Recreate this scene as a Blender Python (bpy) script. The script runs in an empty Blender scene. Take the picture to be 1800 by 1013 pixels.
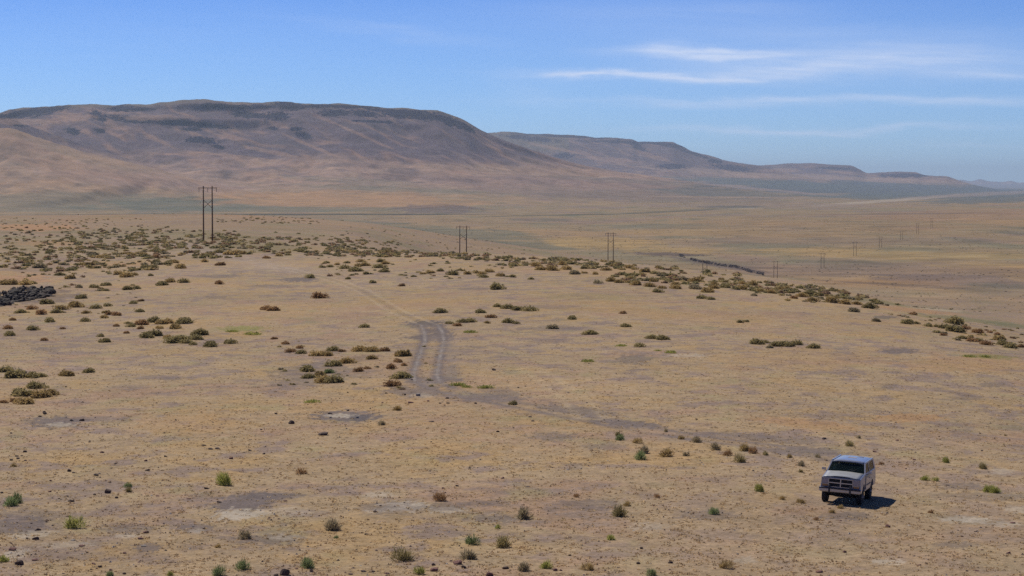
import bpy, bmesh, math, random
import numpy as np
from mathutils import Vector, Matrix, Euler

random.seed(7)
RNG = np.random.default_rng(11)
R = math.radians
C = bpy.context.scene.collection
SC = bpy.context.scene

# ------------------------------------------------------------------ camera maths
F = 3600.0; CU = 900.0; CV = 506.5; HV = 325.0; CAMZ = 100.0
PITCH = math.atan((CV - HV) / F)
cp, sp_ = math.cos(PITCH), math.sin(PITCH)

def slopes(u, v):
    """survey bearing of a point seen in the photograph: X/Y and Z/Y from the view point"""
    a = (u - CU) / F; b = (CV - v) / F
    y = cp + b * sp_; z = b * cp - sp_
    return a / y, z / y

def project(sx, sz):
    d = cp - sz * sp_
    return CU + F * sx / d, CV - F * (sp_ + sz * cp) / d

def S(r, g, b, k=1.0):
    f = lambda c: (c / 255 / 12.92) if c <= 10 else ((c / 255 + 0.055) / 1.055) ** 2.4
    return np.array([f(r) * k, f(g) * k, f(b) * k])

# ------------------------------------------------------------------ noise
_perm = np.random.default_rng(5).permutation(4096).astype(np.int64)
_ang = np.random.default_rng(6).random(4096) * 2 * np.pi
_gx, _gy = np.cos(_ang), np.sin(_ang)
def perlin(x, y, seed=0):
    x = np.asarray(x, float) + seed * 17.31; y = np.asarray(y, float) + seed * 7.77
    x0 = np.floor(x).astype(np.int64); y0 = np.floor(y).astype(np.int64)
    fx = x - x0; fy = y - y0
    ux = fx * fx * fx * (fx * (fx * 6 - 15) + 10); uy = fy * fy * fy * (fy * (fy * 6 - 15) + 10)
    def g(ix, iy, dx, dy):
        h = _perm[(_perm[ix & 4095] + iy) & 4095]
        return _gx[h] * dx + _gy[h] * dy
    a = g(x0, y0, fx, fy); b = g(x0 + 1, y0, fx - 1, fy)
    c = g(x0, y0 + 1, fx, fy - 1); d = g(x0 + 1, y0 + 1, fx - 1, fy - 1)
    return (a + (b - a) * ux + ((c + (d - c) * ux) - (a + (b - a) * ux)) * uy) * 1.5
def fbm(x, y, o=4, seed=0, gain=.5):
    s = 0; a = 1; t = 0
    for i in range(o):
        s = s + a * perlin(x * 2.03 ** i, y * 2.03 ** i, seed + i * 3); t += a; a *= gain
    return s / t
def ridged(x, y, o=4, seed=0):
    s = 0; a = 1; t = 0
    for i in range(o):
        s = s + a * (1 - np.abs(perlin(x * 2.1 ** i, y * 2.1 ** i, seed + i * 5)) * 1.6); t += a; a *= .5
    return s / t
def sstep(a, b, x):
    t = np.clip((x - a) / (b - a), 0, 1); return t * t * (3 - 2 * t)
def pchip(xk, yk, x):
    xk = np.asarray(xk, float); yk = np.asarray(yk, float)
    h = np.diff(xk); d = np.diff(yk) / h
    m = np.zeros_like(yk); m[0] = d[0]; m[-1] = d[-1]
    for i in range(1, len(xk) - 1):
        m[i] = 0 if d[i - 1] * d[i] <= 0 else 2 * d[i - 1] * d[i] / (d[i - 1] + d[i])
    i = np.clip(np.searchsorted(xk, x) - 1, 0, len(h) - 1)
    t = np.clip((x - xk[i]) / h[i], 0, 1); t2 = t * t; t3 = t2 * t
    return (2*t3-3*t2+1)*yk[i] + (t3-2*t2+t)*h[i]*m[i] + (-2*t3+3*t2)*yk[i+1] + (t3-t2)*h[i]*m[i+1]

# ------------------------------------------------------------------ terrain
rows = np.concatenate([np.geomspace(6, 70, 50, endpoint=False), np.geomspace(70, 700, 660, endpoint=False),
                       np.geomspace(700, 6000, 260, endpoint=False), np.geomspace(6000, 9200, 130, endpoint=False), np.geomspace(9200, 12900, 480, endpoint=False), np.geomspace(12900, 20000, 90, endpoint=False), np.geomspace(20000, 32000, 240, endpoint=False),
                       np.geomspace(32000, 76000, 60)])
fine = np.linspace(-.345, .345, 1000)
side = .345 + np.cumsum(np.geomspace(.0009, .06, 42))
cols = np.concatenate([-side[::-1], fine, side])
SX, YY = np.meshgrid(cols, rows)
XX = SX * YY
Q = CU + F * SX

KY = [5, 40, 78, 100, 150, 220, 300, 400, 500, 650, 900, 1200, 1600, 2000, 2600]
KZ = {
 -900: [-8, -13, -14.9, -15.4, -16.2, -17.0, -17.6, -18.0, -18.2, -18.3, -18.3, -18.2, -27, -50, -82],
    0: [-8, -13, -14.9, -15.4, -16.2, -17.0, -17.6, -18.0, -18.2, -18.3, -18.3, -18.2, -27, -50, -82],
  365: [-8, -13, -14.9, -15.4, -16.0, -16.7, -17.1, -17.4, -17.5, -17.7, -18.2, -18.6, -28, -52, -83],
  600: [-8, -13, -14.9, -15.4, -16.0, -16.6, -16.9, -17.1, -17.4, -19.2, -20.3, -21.5, -36, -60, -84],
  813: [-8, -13, -14.8, -15.3, -15.9, -16.4, -16.6, -16.5, -17.0, -24.0, -33.0, -31.5, -46, -68, -86],
 1073: [-8, -13, -14.8, -15.3, -15.9, -16.4, -16.4, -16.4, -18.8, -27.0, -38.0, -45.0, -70, -84, -87],
 1239: [-8, -13, -14.8, -15.3, -15.9, -16.5, -16.8, -17.4, -21.5, -31.0, -46.0, -61.0, -77, -87, -87],
 1400: [-8, -13, -14.9, -15.3, -16.0, -16.7, -17.3, -19.2, -24.0, -34.0, -51.0, -69.0, -83, -87, -87],
 1600: [-8, -13, -14.9, -15.4, -16.2, -17.1, -18.7, -24.0, -30.0, -39.0, -56.0, -73.0, -85, -87, -87],
 1800: [-8, -13, -14.9, -15.5, -16.6, -17.9, -21.4, -28.5, -35.5, -46.0, -63.0, -77.0, -86, -87, -87],
 2400: [-8, -13, -15.5, -16.5, -18.5, -22.0, -28.0, -36.0, -44.0, -54.0, -70.0, -82.0, -87, -87, -87]}
kq = sorted(KZ)
prof = np.array([pchip(np.log(KY), KZ[k], np.log(rows)) for k in kq])      # (nk, rows)
ZP = np.empty_like(XX)
qc = np.clip(CU + F * cols, kq[0], kq[-1])
for i in range(len(rows)):
    ZP[i] = pchip(kq, prof[:, i], qc)
farend = sstep(2300, 3200, YY)
FLOOR = -87.0
# gentle swells
near = 1 - sstep(600, 1500, YY)
ZP += near * (.35 * fbm(XX / 55, YY / 70, 3, 1) + .10 * fbm(XX / 9, YY / 12, 3, 2) * sstep(8, 60, YY)
              + .025 * fbm(XX / 1.3, YY / 1.3, 2, 3))
ZP += sstep(600, 1500, YY) * (3.0 * fbm(XX / 260, YY / 420, 4, 4)) * (1 - farend)
# ground falls away to the right under the truck
CARX, CARY = 16.25, 98.9
g = np.exp(-(((XX - CARX) / 6) ** 2 + ((YY - CARY) / 7) ** 2))
ZP += -0.045 * (XX - CARX) * g
ZF = FLOOR + 3.2 * fbm(XX / 900, YY / 1600, 5, 8) * (1 - .6 * sstep(9000, 40000, YY)) + 1.2 * fbm(XX / 160, YY / 260, 4, 9) * (1 - sstep(4000, 9000, YY))
# low purple rise on the valley floor and the swell behind it
def bump(q, Y, rq, ry, h):
    return h * np.exp(-(((Q - q) / rq) ** 2 + ((YY - Y) / ry) ** 2))
ZF = ZF + bump(765, 6500, 75, 520, 24) + bump(620, 8200, 260, 1500, 26) + bump(150, 7500, 330, 1500, 20)
ZF = ZF + bump(1330, 2350, 130, 330, 7) + bump(1500, 4200, 420, 900, 10) + bump(1900, 5600, 300, 900, 18)
Z = ZP * (1 - farend) + ZF * farend

def layer(sky, yrim, ybase, gk, qlo, qhi, seed, gully, back=4000., wob=.05, cliff=None):
    """range of hills: skyline seen from the view point, rim distance, foot distance"""
    qs = [a for a, b in sky]; vs = [b for a, b in sky]
    vr = pchip(qs, vs, np.clip(CU + F * cols, qs[0], qs[-1]))
    wr = fbm(cols * 9, cols * 0 + 3.3, 2, seed)
    yr = (yrim * (1 + .03 * wr))[None, :]
    zr = ((HV - vr)[None, :] / F) * yr
    zr = zr + 0.0016 * yr * 0
    w1 = fbm(XX / (yrim * .09), YY / (yrim * .22), 4, seed + 1)
    t = (YY - ybase) / (yr - ybase)
    bumpm = np.clip(4 * t * (1 - t), 0, 1)
    rid = ridged((XX + .55 * YY) / (yrim * .06), (YY - .4 * XX) / (yrim * .12), 4, seed + 2)
    t2 = np.clip(t + bumpm * (wob * w1 + gully * (rid - .55)), 0, 1)
    gg = pchip([k[0] for k in gk], [k[1] for k in gk], t2)
    gs = pchip([0, .3, .6, .8, .9, 1], [0, .08, .29, .58, .82, 1], t2); kb = sstep(-.12, .22, fbm(XX / (yrim * .07), YY / (yrim * .3), 4, seed + 9))
    gg = gg * kb + gs * (1 - kb)
    z = FLOOR + (zr - FLOOR) * gg
    cl = np.exp(-((t - .93) / .06) ** 2)
    z = z + cl * (zr - FLOOR) * .018 * fbm(XX / 220, YY / 300, 4, seed + 6)
    fall = sstep(0, back, YY - yr)
    z = np.where(YY > yr, FLOOR + (zr - FLOOR) * (1 - fall) , z)
    edge = sstep(qlo[0], qlo[1], Q) * (1 - sstep(qhi[0], qhi[1], Q))
    return FLOOR - 30 + (z - FLOOR + 30) * edge, t

GA = [(0, 0), (.25, .05), (.45, .14), (.62, .29), (.74, .46), (.83, .62), (.88, .70), (.895, .79), (.93, .84), (.955, .88), (.966, .965), (1, 1)]
GB = [(0, 0), (.3, .09), (.55, .24), (.74, .48), (.86, .72), (.93, .86), (.955, .95), (1, 1)]
GN = [(0, 0), (.3, .14), (.6, .45), (.85, .85), (1, 1)]
skyA = [(-900, 205), (0, 197), (20, 192), (100, 188), (150, 185), (260, 183.5), (282, 178.5), (340, 176), (385, 179), (420, 181.5), (500, 180),
        (550, 183), (630, 186), (700, 190), (765, 193.5), (795, 204), (815, 211), (840, 226), (860, 236), (900, 252), (950, 270), (1010, 287), (1100, 304), (1200, 318), (1300, 332), (1400, 343), (1500, 351)]
skyO = [(-900, 190), (-200, 195), (0, 207), (25, 211), (50, 220), (90, 235), (150, 256), (230, 280), (330, 306), (460, 335), (600, 352)]
skyN = [(-900, 190), (-200, 212), (0, 226), (30, 229), (60, 240), (95, 251), (140, 264), (200, 279), (260, 294), (330, 313), (420, 333), (500, 347), (620, 362)]
skyB = [(600, 232), (865, 234), (885, 232), (905, 233), (925, 236), (980, 236.5), (1050, 242), (1110, 245), (1122, 249), (1180, 250), (1192, 255), (1215, 266),
        (1258, 278), (1270, 282), (1320, 290), (1345, 294), (1400, 308), (1500, 322), (1600, 332), (1700, 339)]
skyC = [(1180, 310), (1300, 292), (1345, 290.5), (1390, 287.5), (1420, 287), (1450, 289.5), (1495, 292), (1508, 298), (1524, 305), (1545, 303.5), (1565, 302),
        (1605, 302.5), (1625, 308), (1660, 310), (1685, 318), (1715, 326), (1760, 334), (1800, 340)]
skyD = [(1500, 322), (1600, 320), (1660, 317), (1690, 316.5), (1705, 319), (1722, 315), (1738, 319), (1760, 320), (1775, 318), (1790, 321), (1830, 317), (1880, 322), (1950, 314), (2100, 320), (2400, 314)]
XA, YA, QA, ZA = XX, YY, Q, Z
R5 = int(np.searchsorted(rows, 5000))
XX, YY, Q, Z = XX[R5:], YY[R5:], Q[R5:], Z[R5:]
LN, tN = layer(skyN, 8300, 5900, GN, (-1300, -1000), (560, 640), 21, .06, 2500., .05)
LO, tO = layer(skyO, 10300, 7600, GN, (-1300, -1000), (520, 620), 27, .07, 2000., .05)
LA, tA = layer(skyA, 12300, 6800, GA, (-1300, -1000), (1480, 1600), 31, .085, 5000., .07)
LB, tB = layer(skyB, 23500, 12000, GB, (600, 700), (1680, 1780), 41, .09, 6000., .06)
LC, tC = layer(skyC, 28500, 18500, GB, (1180, 1300), (1740, 1800), 51, .09, 6000., .06)
LD, tD = layer(skyD, 66000, 52000, GN, (1400, 1500), (2600, 3000), 61, .10, 6000., .06)
for L in (LN, LO, LA, LB, LC, LD):
    d = L - Z; k = 6.0 + YY * .0006
    Z = np.maximum(Z, L) + np.where(np.abs(d) < k, (k - np.abs(d)) ** 2 / (4 * k), 0)
# small scale relief on the hills
hill = sstep(-60, 60, Z) * sstep(5000, 7000, YY)
Z += hill * (15 * sstep(0, 200, Z) * (ridged((XX + .5 * YY) / 330, (YY - .4 * XX) / 1100, 4, 75) - .6) + 9 * fbm(XX / 420, YY / 600, 4, 71) + 2.5 * fbm(XX / 90, YY / 130, 3, 72))
ZA[R5:] = Z; XX, YY, Q, Z = XA, YA, QA, ZA

def ground(x, y):
    """height of the ground (camera-relative) at world x, y; arrays"""
    x = np.asarray(x, float); y = np.asarray(y, float)
    s = x / y
    j = np.clip(np.searchsorted(cols, s) - 1, 0, len(cols) - 2); i = np.clip(np.searchsorted(rows, y) - 1, 0, len(rows) - 2)
    a = np.clip((s - cols[j]) / (cols[j + 1] - cols[j]), 0, 1); b = np.clip((y - rows[i]) / (rows[i + 1] - rows[i]), 0, 1)
    return (ZA[i, j] * (1 - a) + ZA[i, j + 1] * a) * (1 - b) + (ZA[i + 1, j] * (1 - a) + ZA[i + 1, j + 1] * a) * b

def hit(u, v):
    """where the line of sight through photo point (u, v) meets the ground: (x, y, z abs)"""
    sx, sz = slopes(u, v)
    j = int(np.clip(np.searchsorted(cols, sx) - 1, 0, len(cols) - 2))
    a = (sx - cols[j]) / (cols[j + 1] - cols[j])
    zc = ZA[:, j] * (1 - a) + ZA[:, j + 1] * a
    d = sz * rows - zc
    k = np.nonzero(d <= 0)[0]
    if len(k) == 0: return None
    i = max(1, k[0])
    t = d[i - 1] / (d[i - 1] - d[i]) if d[i - 1] != d[i] else 0
    y = rows[i - 1] + t * (rows[i] - rows[i - 1])
    x = sx * y
    return x, y, float(ground(x, y)) + CAMZ

# ------------------------------------------------------------------ ground colours (natural tints of soil, dry grass and sage)
PUA, PVA = project(SX, Z / YY)
NN = int(np.searchsorted(rows, 2000)); NF = int(np.searchsorted(rows, 950))
XX, YY, Q, Z, PU, PV = XA[:NN], YA[:NN], QA[:NN], ZA[:NN], PUA[:NN], PVA[:NN]
tan_ = S(184, 159, 128); gold = S(190, 158, 114); pink = S(180, 148, 124); greyb = S(164, 145, 131)
n_a = fbm(XX / 11, YY / 15, 6, 101, .62); n_b = fbm(XX / 3.6, YY / 5, 5, 105, .6); n_c = fbm(XX / 48, YY / 60, 4, 109)
n_d = fbm(XX / 1.3, YY / 1.7, 3, 113, .6)
col = np.empty(XX.shape + (3,)); col[:] = tan_
def mix(c, w):
    global col
    w = np.clip(w, 0, 1)[..., None]
    col = col * (1 - w) + np.asarray(c) * w
mix(gold, sstep(-.05, .4, n_a + .4 * n_c + .3 * n_d) * .9)
mix(pink, sstep(.0, .35, -n_a + .5 * n_b) * .85)
mix(S(158, 138, 128), sstep(.04, .32, n_b - .4 * n_c + .3 * n_d) * .85)
mix(S(192, 156, 122), sstep(.15, .55, n_c + .3 * n_d) * .5)
mix(S(172, 158, 118), sstep(.1, .5, fbm(XX / 5, YY / 9, 5, 121, .6)) * .6)
# the lower left foreground is stonier and greyer
mix(S(160, 138, 120), sstep(820, 960, PV + 40 * n_c - .03 * PU) * .55 * (YY < 300) * sstep(900, 100, PU) * sstep(-.3, .3, n_b))
mix(S(184, 158, 130), sstep(760, 900, PV) * (YY < 300) * sstep(850, 1300, PU) * .5)
XX, YY, Q, Z, PU, PV = XA[NF:], YA[NF:], QA[NF:], ZA[NF:], PUA[NF:], PVA[NF:]
tAf = np.zeros_like(XX); tAf[R5 - NF:] = tA
# valley floor and hills: broad vegetation zones
m1 = fbm(XX / 700, YY / 1500, 5, 131); m2 = fbm(XX / 240, YY / 700, 5, 136); m3 = fbm(XX / 90, YY / 330, 4, 141)
fz = sstep(1250, 1900, YA)
far_c = np.empty(XX.shape + (3,)); far_c[:] = S(166, 143, 112)
def fmix(c, w):
    global far_c
    w = np.clip(w, 0, 1)[..., None]; far_c = far_c * (1 - w) + np.asarray(c) * w
fmix(S(182, 150, 112), sstep(0, .4, m1 + .5 * m2) * .7)
fmix(S(146, 138, 112), sstep(.0, .4, -m1 + .6 * m3) * .7)
fmix(S(158, 134, 122), sstep(.05, .45, m2 - .5 * m1) * .7)
fmix(S(128, 124, 104), sstep(.15, .5, m3 + .3 * m2) * .5)
# mesa slopes
fm = sstep(-70, 40, Z + 25 * m1)
rockc = S(126, 106, 106); slope_lo = S(186, 152, 140)
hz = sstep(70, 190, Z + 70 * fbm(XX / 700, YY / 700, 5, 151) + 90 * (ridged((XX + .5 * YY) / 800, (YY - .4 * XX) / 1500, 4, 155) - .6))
fmix(slope_lo, fm * .75)
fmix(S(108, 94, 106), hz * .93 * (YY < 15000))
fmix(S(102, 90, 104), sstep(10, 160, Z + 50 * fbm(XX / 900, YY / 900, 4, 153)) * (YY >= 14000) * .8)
fmix(S(190, 150, 126), sstep(.62, .95, ridged((XX + .5 * YY) / 300, (YY - .4 * XX) / 1300, 4, 158)) * fm * .55)
fmix(S(196, 164, 140), sstep(.0, .3, fbm(XX / 130, YY / 260, 5, 159, .65)) * fm * (1 - hz) * .55)
fmix(S(134, 114, 110), sstep(.0, .3, -fbm(XX / 170, YY / 300, 5, 160, .65)) * fm * (1 - hz) * .6)
fmix(S(100, 90, 96), sstep(.08, .36, fbm((XX + .3 * YY) / 420, YY / 500, 5, 163)) * fm * .42)
mN = np.zeros_like(XX); mN[R5 - NF:] = sstep(-12, 14, LN - np.maximum(np.maximum(LA, LO), FLOOR + 8))
fmix(S(184, 152, 124), mN * (.45 + .4 * sstep(-.2, .3, m2)))
fmix(S(150, 130, 118), mN * .5 * sstep(.0, .3, m3 - .3 * m2))
fmix(S(122, 110, 98), sstep(.955, .99, np.where(Q < 1000, tAf, 0)) * sstep(300, 380, Z) * .8)

def patch(q, v, rq, rv, c, s, ylo, yhi, rot=0., rough=.5, seed=0, near_=False, soft=.22):
    """a natural patch of ground, centred where it is surveyed"""
    sel = (YY > ylo) & (YY < yhi) & (np.abs(PU - q) < rq * 1.8 + rv * 2) & (np.abs(PV - v) < rv * 2.2 + abs(rot) * rq * 2)
    ii = np.nonzero(sel)
    if len(ii[0]) == 0: return
    du = (PU[ii] - q); dv = (PV[ii] - v) - rot * du
    d = np.sqrt((du / rq) ** 2 + (dv / rv) ** 2)
    ns = fbm(du / max(6, rq * .28) + q, dv / max(1.6, rv * .35) + v, 4, 200 + seed)
    w = sstep(1.15, 1.15 - soft - .25, d + rough * ns) * s
    tgt = col if near_ else far_c
    w = w[:, None]; tgt[ii] = tgt[ii] * (1 - w) + np.asarray(c) * w

# --- far patches: (q, v, rq, rv, colour, strength, ymin, ymax, rot)
sage = S(118, 120, 104); sageb = S(112, 116, 112); orange = S(192, 150, 110); gold2 = S(186, 156, 108)
far_list = [
 (120, 352, 230, 16, sage, .55, 5000, 12000, 0), (330, 360, 160, 14, sage, .75, 5000, 12000, 0), (60, 368, 130, 6, sage, .5, 5000, 12000, 0),
 (600, 352, 240, 17, orange, .8, 5000, 12000, .01), (480, 368, 330, 5, sage, .6, 5000, 9000, 0),
 (620, 318, 140, 6, sage, .35, 6000, 14000, .05), (690, 332, 190, 5, sage, .35, 6000, 14000, .04),
 (250, 318, 200, 14, slope_lo, .4, 6000, 14000, .08),
 (765, 368, 80, 9, S(128, 112, 108), .75, 5400, 8000, 0),
 (560, 392, 190, 9, sage, .6, 1700, 6500, .04), (800, 412, 170, 12, sage, .65, 1700, 6500, .04), (930, 432, 130, 8, sage, .6, 1700, 6500, .02),
 (700, 386, 260, 4, S(160, 138, 112), .6, 1700, 6500, .03),
 (1060, 428, 110, 11, gold2, .85, 1700, 6500, .02), (1180, 442, 90, 7, gold2, .7, 1700, 6500, 0), (1230, 408, 140, 5, gold2, .45, 1700, 6500, 0),
 (1620, 449, 300, 7, gold2, .65, 1700, 6500, .01), (1430, 440, 120, 5, gold2, .6, 1700, 6500, 0), (1740, 468, 120, 5, gold2, .6, 1700, 6500, 0),
 (1350, 432, 110, 5, sage, .55, 1700, 6500, 0), (1180, 398, 160, 5, sage, .5, 1700, 6500, 0),
 (1560, 475, 280, 14, S(142, 122, 112), .55, 1700, 6500, .02), (1690, 495, 160, 13, S(134, 118, 114), .7, 1200, 6500, .05),
 (1760, 510, 80, 12, S(112, 114, 102), .6, 1100, 6500, .05), (1560, 500, 160, 8, S(170, 134, 98), .5, 1100, 6500, .03),
 (1640, 505, 220, 2.5, S(110, 94, 88), .6, 1000, 6500, .06),
 (1480, 400, 330, 24, S(166, 138, 106), .45, 1700, 8000, 0), (1700, 378, 200, 10, S(172, 138, 110), .6, 4000, 9000, -.02),
 (1500, 425, 300, 7, S(146, 128, 112), .5, 1700, 8000, 0),
 (1000, 330, 260, 22, S(156, 130, 122), .55, 6500, 15000, .05), (900, 300, 200, 9, S(182, 150, 128), .55, 6500, 15000, .05),
 (1160, 345, 240, 12, S(140, 124, 112), .6, 5500, 15000, .02), (1100, 318, 150, 5, S(132, 124, 114), .4, 6500, 16000, .06),
 (1560, 333, 330, 14, S(104, 108, 108), .95, 7000, 40000, .02), (1350, 322, 180, 8, sageb, .85, 9000, 40000, .05), (1620, 344, 220, 7, sageb, .9, 5500, 40000, -.01), (1270, 340, 130, 8, sageb, .6, 7000, 40000, .05),
 (1300, 347, 170, 1.5, S(176, 150, 128), .7, 6000, 20000, .01), (1330, 332, 130, 2.2, S(170, 146, 134), .7, 8000, 30000, .09),
 (1480, 313, 240, 4, S(176, 148, 130), .7, 14000, 40000, .04), (1250, 303, 150, 6, S(178, 150, 134), .7, 12000, 40000, .08),
 (1560, 353, 150, 2.5, S(196, 178, 158), .75, 5500, 20000, -.075), (1720, 342, 140, 3.5, S(164, 146, 136), .7, 5500, 30000, -.05),
 (1740, 352, 130, 6, sageb, .8, 5500, 20000, -.03),
 (1380, 362, 260, 4, S(158, 138, 124), .6, 5500, 15000, 0),
 (1300, 366, 40, 2, S(196, 180, 158), .6, 4500, 15000, 0),
 (1170, 447, 75, 3.2, S(104, 92, 92), .8, 1700, 6500, .03), (1265, 466, 90, 5, S(120, 104, 100), .7, 1500, 4000, .16), (1310, 455, 60, 6, S(160, 132, 114), .6, 1500, 4000, .1),
 # line of willows along the creek / track across the valley
 (470, 377.3, 420, 1.6, S(84, 84, 70), .85, 5000, 7500, .0), (1000, 378, 150, 1.2, S(96, 94, 76), .7, 4500, 7500, -.02), (1180, 372, 110, 1.6, S(104, 102, 88), .7, 4500, 8500, -.05), (1290, 364, 60, 2.6, S(104, 102, 96), .7, 4500, 9500, 0),
 (1600, 376, 200, 1.2, S(124, 104, 92), .6, 4000, 9500, -.01),
]
for n, a in enumerate(far_list):
    patch(a[0], a[1], a[2], a[3], a[4], a[5], a[6], a[7], a[8], .55, n)
# dark basalt outcrops along the rims
bas = S(40, 34, 58)
rock_list = [(50, 199, 44, 7, -.12), (95, 192, 26, 4, -.1), (172, 204, 14, 8, .3), (225, 210, 36, 5, .12), (310, 216, 58, 4.5, .07), (375, 222, 30, 3, .1), (340, 227, 18, 3.5, 0),
 (215, 191, 24, 5, 0), (250, 192, 20, 3, 0), (382, 187, 28, 4.5, .05), (440, 188, 44, 3.5, .0), (508, 186, 26, 6.5, .1), (560, 187, 24, 3, 0), (588, 199, 26, 5.5, 0),
 (440, 203, 34, 4.5, .08), (488, 204, 20, 6.5, 0), (640, 200, 24, 5, .1), (700, 201, 26, 6, .06), (745, 204, 30, 6.5, .1), (790, 213, 30, 7, .35), (815, 222, 20, 5, .5), (533, 238, 14, 5, .2),
 (360, 247, 22, 5, .15), (340, 246, 12, 4, 0), (384, 258, 10, 3, .2), (128, 231, 13, 5, .2), (175, 230, 10, 3.5, .2), (18, 212, 22, 6, .4), (480, 226, 8, 2.5, 0), (520, 227, 12, 3, 0), (695, 195, 50, 2.6, .04), (610, 188, 60, 2.4, .03), (660, 214, 40, 2.2, .05)]
for n, (q, v, rq, rv, rot) in enumerate(rock_list):
    patch(q, v, rq * 1.05, rv * 1.15, bas, 1.0, 7000, 14500, rot, 1.0, 60 + n, soft=.0)
rock2 = [(990, 274, 16, 4, 0), (1100, 250, 70, 2.4, .03), (1000, 240, 80, 2.2, .05), (1180, 256, 40, 3, .15), (1255, 284, 12, 3, .1), (1225, 272, 25, 2.4, .3),
 (1180, 293, 26, 4, 0), (1290, 296, 30, 4.5, .1), (1125, 262, 16, 6, .6), (930, 243, 40, 4, .1), (1470, 296, 30, 2, .02), (1590, 309, 40, 3, 0)]
for n, (q, v, rq, rv, rot) in enumerate(rock2):
    patch(q, v, rq * 1.1, rv * 1.1, S(60, 52, 72), .9, 13000, 32000, rot, 1.0, 120 + n, soft=.0)
patch(1760, 330, 120, 8, S(120, 118, 124), .6, 40000, 80000, 0, .3, 140)
# pale spurs running down the mesa
for n, (q, v, rq, rv, rot) in enumerate([(40, 214, 70, 6, .02), (270, 207, 60, 6, .0), (560, 262, 70, 3, .42), (640, 240, 60, 3, .45), (130, 206, 40, 8, .0), (480, 268, 60, 4, .2), (30, 250, 90, 10, .35), (150, 300, 150, 3, .25), (90, 270, 150, 3, .35), (70, 292, 110, 3, .3), (430, 277, 100, 3, .12),
        (980, 262, 60, 3, .2), (1080, 282, 60, 5, .1), (1140, 272, 40, 4, .3), (1370, 300, 40, 4, 0), (1500, 305, 40, 3, .1)]):
    patch(q, v, rq, rv, S(186, 150, 130), .5, 6000, 32000, rot, .7, 160 + n)

full = np.empty(XA.shape + (3,)); full[:NN] = col; full[NN:] = far_c[NN - NF:]
w_ = fz[NF:NN][..., None]; full[NF:NN] = full[NF:NN] * (1 - w_) + far_c[:NN - NF] * w_
XX, YY, Q, Z, PU, PV = XA[:NN], YA[:NN], QA[:NN], ZA[:NN], PUA[:NN], PVA[:NN]
col = full[:NN]
# transition slope just beyond the brow
mix(S(160, 136, 116), sstep(560, 800, YY) * (1 - sstep(1250, 1900, YY)) * .55)
mix(S(146, 140, 104), sstep(560, 800, YY) * (1 - sstep(1250, 1900, YY)) * sstep(0, .4, fbm(XX / 40, YY / 90, 4, 171)) * .5)
# olive ground litter inside the scrub belt
mix(S(142, 130, 98), sstep(395, 410, PV) * (1 - sstep(445, 462, PV)) * sstep(620, 480, PU) * (YY < 1300) * sstep(-.25, .3, n_c + .6 * n_a) * .75)
mix(S(176, 140, 110), sstep(405, 380, PV) * (YY < 1300) * (YY > 600) * sstep(-.1, .3, fbm(XX / 60, YY / 150, 3, 175)) * .5)
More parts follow.
